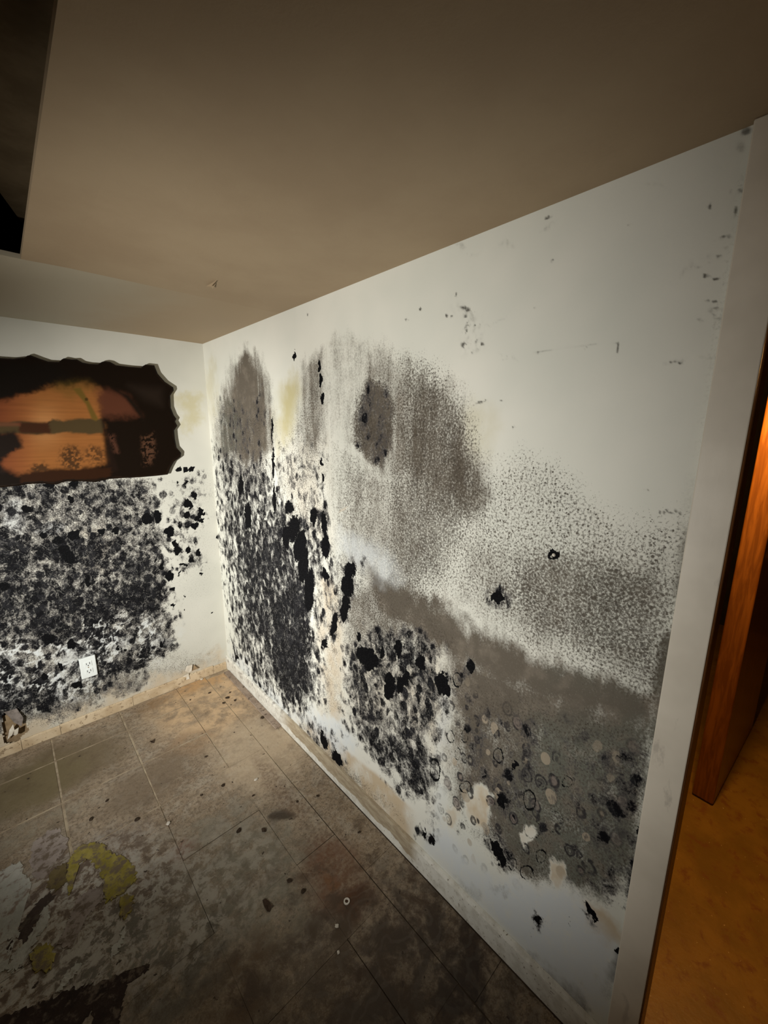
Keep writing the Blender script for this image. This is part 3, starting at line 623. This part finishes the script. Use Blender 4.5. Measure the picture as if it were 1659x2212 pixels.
# open wooden door standing into the adjoining room
dw = Mat('orange_varnished_wood', .28, .5); p = dw.pos()
g = dw.noise(dw.scale(p, (1, 1, .08)), 60, 5, .65, .6)
dw.color(dw.mix(dw.mr(g, .38, .64), (.17, .052, .004), (.29, .10, .012))); dw.bump(g, .1, .001)
door = struct(empty('door_1', (1.118, -2.447, 0)))
door.rotation_euler = (0, 0, math.radians(-4.6))
def dbox(name, a, b, mat, bev=.003, seg=2):
    o = box(name, a, b, mat, None, bev, seg); o.parent = door; return o
dbox('door_slab', (0, 0, .006), (.76, .076, 2.0), dw.m, .007, 3)
brass = Mat('dull_brass', .35, .5); brass.b.inputs['Metallic'].default_value = 1; brass.color((.5, .33, .12))
bm = bmesh.new(); bmesh.ops.create_uvsphere(bm, u_segments=16, v_segments=10, radius=.027)
for v in bm.verts: v.co = Vector((v.co.x + .69, v.co.y * .9 - .055, v.co.z + .98))
kn = from_bm('knob', bm, brass.m, None, True); kn.parent = door

# ================================================================== FLOOR
def floor_mat():
    m = Mat('worn_floor_tile', .62, .3); p = m.pos(); sp = m.n('ShaderNodeSeparateXYZ'); m.put(sp.inputs[0], p)
    oi = m.n('ShaderNodeObjectInfo')
    n1 = m.noise(p, 3.2, 5, .6); n2 = m.noise(m.warp(p, 6, .12), 14, 6, .68); n3 = m.noise(p, 70, 5, .7); n4 = m.noise(p, 220, 3, .7)
    c = m.mix(m.mr(n1, .35, .65), (.275, .208, .14), (.36, .285, .20))
    c = m.mix(m.mr(oi.outputs['Random'], 0, 1, 0, .4), c, (.22, .16, .10))
    c = m.mix(m.math('MULTIPLY', m.mr(n2, .47, .62), .75), c, (.36, .31, .24))
    n5 = m.noise(m.warp(p, 14, .06), 24, 6, .72)
    c = m.mix(m.math('MULTIPLY', m.mr(n5, .50, .62), .55), c, (.15, .115, .08))
    c = m.mix(m.math('MULTIPLY', m.mr(n5, .46, .36), .5), c, (.42, .36, .28))
    c = m.mix(m.math('MULTIPLY', m.mr(n3, .47, .60), .68), c, (.125, .09, .06))
    c = m.mix(m.math('MULTIPLY', m.mr(n4, .52, .62), .62), c, (.40, .335, .25))
    wp = m.warp(p, 9, .16)
    def blob(u, v, ru, rv, colr, amt, tex=None):
        nonlocal c
        q = on_floor(u, v)
        a = m.n('ShaderNodeVectorMath', operation='SUBTRACT'); m.put(a.inputs[0], wp); a.inputs[1].default_value = (q[0], q[1], 0)
        b = m.scale(a.outputs[0], (1 / ru, 1 / rv, 0)); l = m.n('ShaderNodeVectorMath', operation='LENGTH'); m.put(l.inputs[0], b)
        f = m.mr(l.outputs['Value'], .45, 1.1, amt, 0)
        if tex is not None: f = m.math('MULTIPLY', f, tex)
        c = m.mix(f, c, colr)
    t1 = m.mr(n2, .36, .62, .25, 1); t2 = m.mr(n3, .4, .6, .3, 1)
    blob(440, 1510, .35, .5, (.62, .43, .25), .9, t1)        # rusty tan by the corner
    blob(430, 1475, .2, .1, (.46, .25, .09), .6, t1)
    blob(560, 1620, .25, .3, (.52, .41, .28), .7)
    blob(330, 1520, .12, .06, (.19, .11, .05), .7, t1); blob(405, 1610, .15, .12, (.22, .13, .065), .6, t1)
    blob(150, 1650, .30, .25, (.165, .125, .075), .8); blob(60, 1700, .3, .22, (.17, .135, .07), .8); blob(320, 1690, .22, .18, (.18, .135, .09), .7)
    blob(60, 1800, .25, .08, (.30, .27, .2), .6, t1)
    blob(560, 1960, .35, .3, (.17, .155, .115), .8, t1); blob(480, 1840, .3, .25, (.2, .18, .135), .7, t1)
    blob(610, 1765, .05, .045, (.05, .036, .025), .9); blob(700, 1860, .1, .16, (.13, .07, .04), .7, t2)
    blob(730, 1890, .14, .2, (.15, .07, .035), .8, t1); blob(762, 1945, .06, .06, (.10, .035, .012), .9); blob(712, 1896, .03, .03, (.17, .08, .035), .8)
    blob(690, 2020, .13, .07, (.055, .045, .042), .9, t1); blob(390, 1840, .07, .05, (.22, .11, .08), .7, t2)
    blob(900, 2050, .3, .35, (.048, .030, .018), .95, t1); blob(960, 2150, .35, .25, (.035, .022, .014), .95, t1); blob(640, 2110, .3, .16, (.085, .055, .03), .8, t1)
    blob(500, 2130, .15, .12, (.11, .06, .025), .8, t1); blob(780, 2200, .4, .2, (.07, .05, .034), .8, t1); blob(400, 2090, .2, .15, (.075, .062, .045), .8, t1)
    blob(250, 2030, .25, .2, (.17, .155, .14), .6, t1); blob(600, 1700, .06, .3, (.15, .095, .06), .6, t2); blob(140, 1900, .35, .15, (.16, .12, .10), .6, t1)
    pale = m.mr(n5, .55, .42); mud = m.mr(n5, .48, .58)
    blob(120, 2010, .42, .34, (.50, .48, .43), .8, pale); blob(120, 2010, .42, .34, (.12, .085, .065), .8, mud)
    blob(330, 1990, .26, .26, (.42, .39, .34), .7, pale); blob(250, 2070, .2, .16, (.16, .16, .13), .6, mud)
    blob(480, 1900, .26, .26, (.38, .345, .28), .6, pale)
    # curling wipe marks
    wv = m.n('ShaderNodeTexWave', wave_type='RINGS'); m.put(wv.inputs['Vector'], m.warp(p, 7, .35)); wv.inputs['Scale'].default_value = 5; wv.inputs['Distortion'].default_value = 6; wv.inputs['Detail'].default_value = 3
    c = m.mix(m.math('MULTIPLY', m.mr(wv.outputs['Fac'], .62, .95), m.math('MULTIPLY', m.mr(sp.outputs[1], -.75, -1.15), .07)), c, (.33, .30, .25))
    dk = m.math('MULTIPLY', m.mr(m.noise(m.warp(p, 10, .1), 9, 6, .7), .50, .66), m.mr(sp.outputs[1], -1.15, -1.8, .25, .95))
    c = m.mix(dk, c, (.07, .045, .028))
    c = m.mix(m.mr(m.noise(p, 38, 3, .6), .67, .71), c, (.045, .03, .02))
    m.color(c); m.put(m.b.inputs['Roughness'], m.mr(n2, .3, .7, .75, .48))
    m.bump(m.math('ADD', n3, m.math('MULTIPLY', n2, 1.5)), .35, .003); return m.m
FM = floor_mat()
gm = Mat('dusty_joint_bed', .9, .1); p = gm.pos(); sp = gm.n('ShaderNodeSeparateXYZ'); gm.put(sp.inputs[0], p)
gm.color(gm.mix(gm.mr(gm.math('ADD', sp.outputs[1], gm.math('MULTIPLY', gm.noise(p, 5, 3), .4)), -1.05, -.6), (.075, .056, .04), gm.mix(gm.mr(gm.noise(p, 16, 4, .6), .42, .58), (.30, .235, .16), (.43, .355, .25))))
floor = struct(box('floor', (-2.85, -4.25, -.06), (.0, .0, -.0022), gm.m))
bm = bmesh.new(); add_box(bm, (-.5, -.5, -1), (.5, .5, 0)); tile_me = bpy.data.meshes.new('floor_tile'); bm.to_mesh(tile_me); bm.free(); tile_me.materials.append(FM)
xl = [-.332 - .305 * k for k in range(9)][::-1] + [-.160]
yl = [-.0115] + [-.212 - .305 * k for k in range(14)]
for i in range(len(xl) - 1):
    for j in range(len(yl) - 1):
        x0, x1, y1, y0 = xl[i], xl[i + 1], yl[j], yl[j + 1]
        x0 = max(x0, -2.799); y0 = max(y0, -4.199)
        if x1 - x0 < .02 or y1 - y0 < .02: continue
        g = .0085 if (y1 > -.8 and x1 < -.2) else .0009
        o = bpy.data.objects.new('floor_tile', tile_me); COL.objects.link(o); o.parent = floor
        jx, jy = random.uniform(-.0012, .0012), random.uniform(-.0012, .0012)
        o.location = ((x0 + x1) / 2 + jx, (y0 + y1) / 2 + jy, random.uniform(-.0006, .0001))
        o.scale = (x1 - x0 - g, y1 - y0 - g, .0018)
        o.rotation_euler = (random.uniform(-.003, .003), random.uniform(-.003, .003), random.uniform(-.004, .004))
# cut strip pieces along the right wall
ye = [-.04, -.60, -1.02, -1.62, -2.1, -2.75, -3.4, -4.15]
for a, b in zip(ye[:-1], ye[1:]):
    o = bpy.data.objects.new('floor_tile', tile_me); COL.objects.link(o); o.parent = floor
    o.location = (-.0865, (a + b) / 2, -.0008 + random.uniform(-.0008, .0004)); o.scale = (.139, abs(a - b) - .0015, .0018); o.rotation_euler = (0, random.uniform(-.003, .003), 0)
strip_m = mottled('grey_brown_lath', (.25, .19, .145), (.34, .27, .21), 20, .8, .2, .3, (.10, .07, .05), 50)
bm = bmesh.new(); add_box(bm, (-.049, -.745, -.001), (-.0135, -.045, .007), .0015)
lath = from_bm('wood_lath', bm, strip_m); tag(lath, 'thin grey-brown wooden lath lying on the floor along the right skirting by the corner', 'wood strip')

# dried patches stuck to the floor
def patch(name, pts, h, mat, label=None, sub=8, jit=.006, off=(0, 0), sc=1.0, seed=1, z0=-.0008):
    q = [on_floor(off[0] + u / sc, off[1] + v / sc)[:2] for u, v in pts]
    rr = random.Random(seed); out = []
    for i in range(len(q)):
        a, b = q[i], q[(i + 1) % len(q)]
        for k in range(sub):
            t = k / sub; s = a * (1 - t) + b * t
            out.append((s[0] + rr.uniform(-jit, jit), s[1] + rr.uniform(-jit, jit)))
    bm = bmesh.new(); lo = [bm.verts.new((x, y, z0)) for x, y in out]; hi = [bm.verts.new((x, y, h * rr.uniform(.7, 1.2))) for x, y in out]
    bm.faces.new(hi); n = len(lo)
    for i in range(n): bm.faces.new((lo[i], lo[(i + 1) % n], hi[(i + 1) % n], hi[i]))
    bmesh.ops.triangulate(bm, faces=[f for f in bm.faces if len(f.verts) > 4])
    o = from_bm(name, bm, mat, floor)
    if label: o['label'] = label
    return o
def crust(name, a, b, dirt, sc, lo=.5):
    m = Mat(name, .75, .2); p = m.pos(); wv = m.warp(p, 30, .03)
    c = m.mix(m.mr(m.noise(wv, sc, 5, .65), .35, .65), a, b)
    c = m.mix(m.mr(m.noise(wv, 26, 5, .7), lo, lo + .14), c, dirt); m.color(c); m.bump(m.noise(p, 80, 4), .5, .003); return m.m
yel = crust('dried_yellow_glue', (.25, .21, .035), (.36, .30, .08), (.17, .13, .085), 18, .46)
gry = crust('pale_backing_paper', (.36, .36, .32), (.48, .475, .43), (.24, .19, .15), 9, .50)
tar = crust('black_tar_bed', (.022, .013, .010), (.040, .024, .018), (.13, .10, .075), 12, .49)
mauve = crust('lifted_backing', (.27, .225, .20), (.35, .30, .265), (.15, .115, .085), 14, .47)
Q = dict(off=(0, 1780), sc=3.858)
patch('torn_backing', [(0, 400), (90, 345), (175, 322), (190, 430), (260, 500), (215, 640), (150, 760), (150, 940), (60, 1000), (50, 1200), (0, 1240), (-120, 1300), (-120, 480)], .0026, gry, 'pale grey backing', seed=3, **Q)
patch('torn_backing', [(375, 680), (410, 720), (395, 850), (320, 930), (250, 1060), (180, 1180), (110, 1230), (60, 1200), (140, 1050), (240, 960), (280, 860)], .0022, gry, 'pale grey backing', seed=4, **Q)
patch('torn_backing', [(640, 620), (740, 560), (860, 500), (870, 600), (800, 700), (700, 790), (620, 900), (580, 1040), (480, 1010), (540, 880), (600, 760)], .0018, mauve, 'mauve grey backing', seed=5, **Q)
patch('torn_backing', [(930, 1040), (990, 980), (1030, 860), (1060, 880), (1010, 1010), (980, 1090), (930, 1110)], .002, gry, 'pale grey backing', seed=6, **Q)
patch('torn_backing', [(280, 150), (400, 60), (480, 40), (560, 130), (560, 210), (440, 330), (380, 440), (300, 470), (250, 330)], .0012, mauve, 'mauve grey backing', seed=16, **Q)
patch('torn_backing', [(560, 1230), (640, 1160), (690, 1180), (620, 1270), (520, 1380), (470, 1420), (490, 1330)], .002, gry, 'pale grey backing', seed=17, **Q)
patch('glue_patch', [(600, 250), (680, 180), (800, 150), (870, 180), (930, 260), (1080, 290), (1130, 400), (1130, 480), (1040, 560), (890, 660), (870, 580), (860, 450), (800, 350), (740, 290), (660, 330), (620, 420), (600, 560), (570, 600), (560, 500), (565, 350)], .0034, yel, 'dried yellow glue', seed=7, **Q)
patch('glue_patch', [(1010, 610), (1060, 580), (1105, 610), (1110, 700), (1050, 790), (1005, 780)], .0036, yel, 'dried yellow glue', seed=8, **Q)
patch('glue_patch', [(250, 1100), (310, 1010), (430, 1000), (460, 1130), (400, 1240), (280, 1230)], .0036, yel, 'dried yellow glue', seed=9, **Q)
patch('glue_patch', [(420, 400), (520, 330), (560, 360), (550, 480), (470, 560), (390, 520)], .0028, crust('brown_glue', (.13, .10, .04), (.17, .13, .06), (.09, .065, .045), 18), 'brown dried glue', seed=10, **Q)
patch('tar_patch', [(230, 1540), (420, 1450), (560, 1390), (700, 1350), (780, 1330), (950, 1270), (1130, 1210), (1240, 1170), (1240, 1220), (1050, 1330), (1040, 1480), (990, 1640), (960, 1800), (760, 1800), (770, 1570), (700, 1620), (560, 1800), (0, 1800), (0, 1620)], .0014, tar, 'black tar where tiles are gone', seed=11, **Q)
patch('tar_patch', [(230, 1000), (150, 940), (150, 880), (230, 760), (330, 640), (420, 570), (460, 600), (380, 700), (280, 860), (250, 940)], .0012, crust('dark_tar', (.045, .032, .026), (.07, .05, .04), (.10, .08, .06), 14), 'dark tar', seed=12, **Q)
patch('tar_patch', [(60, 970), (95, 960), (95, 1050), (70, 1070)], .0030, tar, 'dark tar', seed=13, **Q)

# ================================================================== THINGS
# ---- live-edge plaque with a sunset scene ---------------------------
YF = -.031                                          # front face
S6 = 4.1475
out_px = [(0, 55), (110, 62), (220, 50), (245, 33), (270, 28), (310, 42), (350, 58), (430, 85), (530, 90), (555, 66), (575, 56), (640, 68), (690, 66), (740, 95), (800, 106), (880, 110), (915, 88), (950, 83), (990, 90), (1040, 118), (1150, 132), (1280, 142), (1308, 112), (1385, 120), (1415, 195),
          (1480, 268), (1555, 318), (1560, 345), (1528, 392), (1533, 500), (1560, 568), (1584, 600), (1572, 625), (1592, 662), (1563, 705), (1570, 780), (1585, 858), (1626, 905), (1622, 940), (1560, 985), (1530, 1040), (1505, 1100), (1400, 1112), (1250, 1125), (1100, 1132), (980, 1140), (860, 1168), (720, 1160), (600, 1160), (500, 1190), (380, 1178), (250, 1187), (120, 1205), (0, 1216)]
right = [on_back(u / S6, 760 + v / S6, YF) for u, v in out_px]
XM = right[0][0] - .14
rt = [(q[0], q[2]) for q in right]
left = [(2 * XM - x, z) for x, z in rt[::-1]]       # the unseen end repeats the seen one
outl = rt + left
plaque = empty('wall_plaque', (XM, 0, 1.36))
tag(plaque, 'dark live-edge wooden plaque with a sunset lake scene hanging on the mouldy back wall', 'wall art')
darkw = mottled('charred_plaque_edge', (.006, .003, .0015), (.011, .0055, .0025), 30, .5, .08)
bm = bmesh.new()
cx_ = sum(x for x, z in outl) / len(outl); cz_ = sum(z for x, z in outl) / len(outl)
def ring(y, s):
    return [bm.verts.new((cx_ + (x - cx_) * s[0], y, cz_ + (z - cz_) * s[1])) for x, z in outl]
ra = ring(-.010, (.985, .97)); rb = ring(-.018, (1.0, 1.0)); rc = ring(YF + .005, (1, 1)); rd = ring(YF, (.992, .985))
for a, b in ((ra, rb), (rb, rc), (rc, rd)):
    for i in range(len(a)): bm.faces.new((a[i], a[(i + 1) % len(a)], b[(i + 1) % len(a)], b[i]))
bm.faces.new(ra); bm.faces.new(rd[::-1])
slab = from_bm('slab', bm, darkw); slab.parent = plaque; slab.matrix_parent_inverse = Matrix.Translation(-plaque.location)
for dx in (-.25, .25):                              # hanging cleats that hold it off the wall
    o = box('hanging_cleat', (XM + dx - .03, -.010, 1.5), (XM + dx + .03, -.0005, 1.58), darkw); o.parent = plaque; o.matrix_parent_inverse = Matrix.Translation(-plaque.location)
# painted face: fine grid just inside the outline, colour per vertex is the painting itself
gx = np.arange(2 * XM - max(x for x, z in rt), max(x for x, z in rt), .004); gz = np.arange(min(z for x, z in outl), max(z for x, z in outl), .004)
GX, GZ = np.meshgrid(gx, gz, indexing='ij')
inside = poly(GX.ravel(), GZ.ravel(), [(cx_ + (x - cx_) * .985, cz_ + (z - cz_) * .975) for x, z in outl], 1e-4) > .5
mirx = np.where(GX.ravel() < XM - .0, GX.ravel(), GX.ravel())
PP = np.stack([mirx, np.full(mirx.shape, YF - .0012), GZ.ravel()], -1)
u, v = proj(PP); u = u * S6; v = (v - 760) * S6
na_, nb_ = fbm(PP[:, 0] * 30, PP[:, 2] * 30, 31) - .5, fbm(PP[:, 0] * 30, PP[:, 2] * 30, 47) - .5
nc_ = fbm(PP[:, 0] * 110, PP[:, 2] * 110, 61) - .5; ns_ = fbm(PP[:, 0] * 6, PP[:, 2] * 120, 71) - .5
uu = u + na_ * 60 + nc_ * 30; vv = v + nb_ * 60 + nc_ * 30
pc = np.tile(np.array([.0065, .0035, .0018]), (len(u), 1))
def lay(f, colr):
    global pc
    f = np.clip(f, 0, 1)[:, None]; pc = pc * (1 - f) + f * np.asarray(colr)
sky = poly(uu, vv, [(-1500, 470), (60, 430), (250, 370), (480, 300), (620, 320), (720, 270), (860, 320), (905, 330), (920, 620), (930, 700), (960, 1000), (700, 1060), (480, 1060), (180, 1090), (40, 1040), (-1500, 1050)], 40)
skyc = np.array([.19, .068, .019]) * (1 + ns_[:, None] * .4) + np.array([.10, .055, .025]) * np.exp(-((u - 400) / 140) ** 2 - ((v - 660) / 160) ** 2)[:, None]
skyc = skyc * np.clip(.55 + (u[:, None] + 200) / 900, .45, 1.1)
skyc[:, 0] *= 1; skyc[:, 1] *= np.clip(.72 + (u + 100) / 1400, .6, 1.05)
lay(sky, skyc)
lay(.9 * poly(uu, vv, [(480, 250), (740, 250), (870, 320), (640, 420), (560, 380), (470, 340)], 60) * .5, (.10, .06, .012))
lay(poly(uu, v + nb_ * 30, [(-1500, 630), (200, 625), (420, 640), (470, 605), (560, 620), (700, 600), (930, 600), (930, 735), (800, 740), (600, 715), (470, 740), (240, 735), (-1500, 720)], 12), (.052, .034, .014))
lay(.8 * poly(uu, v, [(150, 630), (450, 630), (450, 735), (180, 730)], 20), (.030, .007, .003))
lay(.5 * poly(uu, v, [(-1500, 635), (180, 635), (180, 665), (-1500, 680)], 14), (.16, .05, .025))
lay(poly(u, v, [(650, 330), (720, 320), (790, 430), (880, 600), (860, 620), (820, 600), (770, 470)], 12), (.105, .062, .012))
lay(ell(u, v, 775, 425, 16, 14), (.045, .025, .006))
lay(poly(uu, vv, [(-1500, 700), (120, 720), (190, 790), (200, 840), (120, 900), (20, 960), (40, 1090), (-1500, 1100)], 30), (.010, .006, .004))
lay(poly(uu, vv, [(-1500, 100), (500, 100), (640, 220), (480, 300), (260, 350), (60, 420), (-1500, 450)], 50), (.006, .004, .0025))
lay(.85 * poly(uu, vv, [(860, 330), (960, 330), (1100, 380), (1180, 440), (1250, 570), (940, 590), (915, 580)], 50), (.085, .028, .014))
lay(poly(u, v, [(1000, 320), (1150, 390), (1240, 500), (1290, 620), (1240, 560), (1130, 420)], 20), (.008, .005, .003))
lay(.9 * poly(u, v, [(905, 600), (935, 600), (960, 760), (1010, 900), (1060, 1060), (960, 1080), (940, 800)], 20), (.010, .005, .003))
lay(.8 * poly(uu, vv, [(980, 750), (1030, 750), (1060, 900), (1020, 900)], 25) * (nc_ > -.1), (.07, .028, .016))
lay(.55 * poly(uu, vv, [(1270, 760), (1380, 740), (1390, 860), (1370, 1020), (1290, 1030)], 30) * sstep(nc_ * 7 + .45), (.12, .055, .03))
bush = np.maximum(ell(uu, vv, 640, 960, 110, 110, 0, .9), np.maximum(ell(uu, vv, 360, 1060, 90, 70, 0, .9), .8 * ell(uu, vv, 860, 930, 100, 80, 0, .9)))
lay(1.1 * bush * sstep(nc_ * 3.2 + .5 + (bush - .5) * .5), (.050, .022, .008))
lay(poly(uu, v + na_ * 30, [(180, 1100), (500, 1060), (700, 1050), (1000, 1040), (1000, 1130), (180, 1190)], 16), (.022, .008, .003))
lay(.35 * poly(u, v, [(1150, 300), (1450, 330), (1450, 480), (1300, 430)], 60), (.030, .020, .014))
idx = np.arange(GX.size).reshape(GX.shape); q = np.stack([idx[:-1, :-1], idx[1:, :-1], idx[1:, 1:], idx[:-1, 1:]], -1).reshape(-1, 4)
q = q[inside[q].all(1)]; used = np.unique(q); remap = np.full(GX.size, -1); remap[used] = np.arange(len(used))
me = bpy.data.meshes.new('picture'); me.from_pydata(PP[used].tolist(), [], remap[q].tolist())
ca = me.color_attributes.new('paint', 'FLOAT_COLOR', 'POINT'); full = np.ones((len(used), 4), np.float32); full[:, :3] = np.clip(pc[used], 0, 1); ca.data.foreach_set('color', full.ravel())
pm = Mat('varnished_picture', .45, .06); at_ = pm.n('ShaderNodeAttribute'); at_.attribute_name = 'paint'; pm.color(at_.outputs['Color'])
pic = link('picture', me, pm.m); pic.parent = plaque; pic.matrix_parent_inverse = Matrix.Translation(-plaque.location)
bm = bmesh.new(); bm.from_mesh(me); bmesh.ops.solidify(bm, geom=bm.faces[:], thickness=.001); bm.to_mesh(me); bm.free()

# ---- wall outlet -----------------------------------------------------
ox, oz = -.7445, .329
white = Mat('white_plastic', .35, .45); white.color((.74, .78, .76))
slotm = Mat('dark_slot', .6, .2); slotm.color((.02, .02, .02))
outlet = empty('wall_outlet', (ox, 0, oz)); tag(outlet, 'white double power outlet low on the black-moulded back wall', 'power outlet')
def obox(name, a, b, mat, par, bev=0, seg=2):
    o = box(name, a, b, mat, None, bev, seg); o.parent = par; return o
obox('cover_plate', (-.036, -.016, -.0595), (.036, -.003, .0595), white.m, outlet, .004, 3)
obox('mounting_box', (-.028, -.003, -.048), (.028, .03, .048), slotm.m, outlet)
for s in (1, -1):
    f = obox('receptacle', (-.017, -.0185, s * .021 - .014), (.017, -.0155, s * .021 + .014), white.m, outlet, .0012, 2)
    obox('slot', (-.0085, -.0192, s * .021 - .003), (-.0058, -.0182, s * .021 + .007), slotm.m, f)
    obox('slot', (.0058, -.0192, s * .021 - .003), (.0085, -.0182, s * .021 + .0085), slotm.m, f)
    bm = bmesh.new(); bmesh.ops.create_cone(bm, cap_ends=True, segments=10, radius1=.0028, radius2=.0028, depth=.001)
    for v_ in bm.verts: v_.co = Vector((v_.co.x, -.0187 + v_.co.z, s * .021 - .0085 + v_.co.y))
    from_bm('ground_hole', bm, slotm.m, f)
bm = bmesh.new(); bmesh.ops.create_cone(bm, cap_ends=True, segments=10, radius1=.003, radius2=.0022, depth=.0015)
for v_ in bm.verts: v_.co = Vector((v_.co.x, -.0166 - v_.co.z, v_.co.y))
from_bm('screw', bm, brass.m, outlet)

# ---- wall anchor in the right wall ----------------------------------
q = on_right(1196, 1199)
bm = bmesh.new(); bmesh.ops.create_cone(bm, cap_ends=True, segments=12, radius1=.0045, radius2=.0025, depth=.003)
for v_ in bm.verts: v_.co = Vector((-.0012 - v_.co.z, q[1] + v_.co.x, q[2] + v_.co.y))
an = from_bm('wall_anchor', bm, paper, wall_right)

# ---- litter on the floor --------------------------------------------
crumb_m = mottled('dark_dirt', (.035, .024, .016), (.06, .042, .028), 60, .9, .1)
chip_m = mottled('pale_plaster', (.56, .52, .44), (.66, .62, .55), 40, .8, .2)
brown_m = mottled('dry_leaf_brown', (.04, .025, .016), (.065, .042, .028), 60, .8, .1)
def lump(name, u, v, r, mat, label, cat, group=None, flat=.5, stretch=1.0, seed=0, rot=0.0):
    q = on_floor(u, v); rr = random.Random(seed)
    bm = bmesh.new(); bmesh.ops.create_icosphere(bm, subdivisions=2, radius=1)
    for v_ in bm.verts:
        k = rr.uniform(.72, 1.15); v_.co = Vector((v_.co.x * r * stretch * k, v_.co.y * r * k, max(v_.co.z, -.6) * r * flat * k))
    mz = min(v_.co.z for v_ in bm.verts)
    for v_ in bm.verts: v_.co.z -= mz
    o = from_bm(name, bm, mat); o.location = (q[0], q[1], .0003); o.rotation_euler = (0, 0, rot)
    return tag(o, label, cat, group)
def lfold(name, pts, label, cat, mat, z=.0004, th=.0015, curl=.004):
    q = [on_floor(a, b) for a, b in pts]; c = sum(q) / len(q)
    bm = bmesh.new(); lo = [bm.verts.new((p[0], p[1], z + (curl if i % 2 else 0))) for i, p in enumerate(q)]; hi = [bm.verts.new((p[0], p[1], z + th + (curl if i % 2 else 0))) for i, p in enumerate(q)]
    cl = bm.verts.new((c[0], c[1], z)); ch = bm.verts.new((c[0], c[1], z + th)); n = len(lo)
    for i in range(n):
        j = (i + 1) % n
        bm.faces.new((lo[j], lo[i], cl)); bm.faces.new((hi[i], hi[j], ch)); bm.faces.new((lo[i], lo[j], hi[j], hi[i]))
    return tag(from_bm(name, bm, mat), label, cat)
lfold('dry_leaf', [(567, 1945), (573, 1943), (581, 1947), (587, 1958), (583, 1970), (577, 1971), (570, 1957)], 'dark brown leaf-shaped scrap lying alone on grey-green floor tile', 'debris', brown_m)
lfold('heart_scrap', [(323, 1601), (327, 1603), (330, 1600), (334, 1598), (333, 1605), (328, 1606)], 'small dark v-shaped scrap on the second tan tile row near back wall', 'debris', brown_m)
qw = on_floor(749, 1948)
bm = bmesh.new()
bmesh.ops.create_circle(bm, segments=20, radius=.0105); bmesh.ops.create_circle(bm, segments=20, radius=.006)
vv_ = list(bm.verts); o_, i_ = vv_[:20], vv_[20:]
for k in range(20):
    j = (k + 1) % 20
    t0 = [bm.verts.new(v_.co + Vector((0, 0, .003))) for v_ in ()]
    bm.faces.new((o_[k], o_[j], i_[j], i_[k]))
r = bmesh.ops.extrude_face_region(bm, geom=bm.faces[:])
for g in r['geom']:
    if isinstance(g, bmesh.types.BMVert): g.co.z += .0035
bmesh.ops.delete(bm, geom=[e for e in bm.edges if not e.link_faces], context='EDGES')
ws = from_bm('washer', bm, chip_m); ws.location = (qw[0], qw[1], .0004); tag(ws, 'small pale ring washer on the rust stain on the floor', 'washer')
chips = [(553, 1685, .007, 'white plaster chip on brown tile just left of the groove along right wall'), (363, 1780, .008, 'white plaster chip beside the reddish stain on the floor'),
         (728, 2001, .006, 'pale teardrop chip below the ring washer on the dark stain'), (436, 1468, .008, 'cream paper chip under the back skirting near the corner'), (731, 2058, .005, 'tiny pale chip lowest on the dark front floor')]
for i, (u_, v_, r_, lb) in enumerate(chips): lump('plaster_chip', u_, v_, r_, chip_m, lb, 'plaster chip', 'pale chips on the floor', .5, 1.2, i + 3, i)
crumbs = [(453, 1497, .008, 'dark round crumb nearest the corner, on rusty tile'), (411, 1512, .005, 'tiny dark crumb on the pale joint of the corner tile'),
          (491, 1508, .012, 'large crumb in the dark cluster near the corner lath'), (508, 1513, .008, 'right-hand crumb of the dark cluster near the lath'), (483, 1519, .009, 'front flat crumb of the dark cluster near the lath'), (497, 1496, .006, 'rearmost crumb of the dark cluster near the lath'),
          (566, 1551, .010, 'long dark crumb beside the lath end'), (445, 1635, .007, 'dark crumb midway on the tan tile joint'), (482, 1697, .009, 'dark flat crumb on grey tile in mid floor'), (435, 1718, .006, 'small dark crumb left of the grey tile crumb'),
          (516, 1795, .010, 'dark oblong crumb at the edge of the grey-green area'), (570, 1794, .010, 'dark crumb below the round black stain'), (296, 1771, .010, 'dark crumb left of the white chip by reddish stain'), (197, 1770, .009, 'dark crumb above the yellow glue patch'),
          (625, 1903, .009, 'dark crumb right of the leaf-shaped scrap'), (655, 1926, .009, 'dark crumb at the crack beside rust stains'), (686, 1720, .007, 'dark square crumb between groove and skirting'), (547, 1719, .006, 'dark crumb under the white chip by the groove'), (642, 1732, .006, 'dark crumb just inside the groove'), (776, 1798, .006, 'dark crumb near the foot of peeling skirting'),
          (231, 1730, .007, 'faint dark crumb on the left tan tile')]
for i, (u_, v_, r_, lb) in enumerate(crumbs): lump('dirt_crumb', u_, v_, r_ * .85, crumb_m, lb, 'dirt crumb', 'dark crumbs on the floor', .45, 1.35, i + 30, i * 1.3)
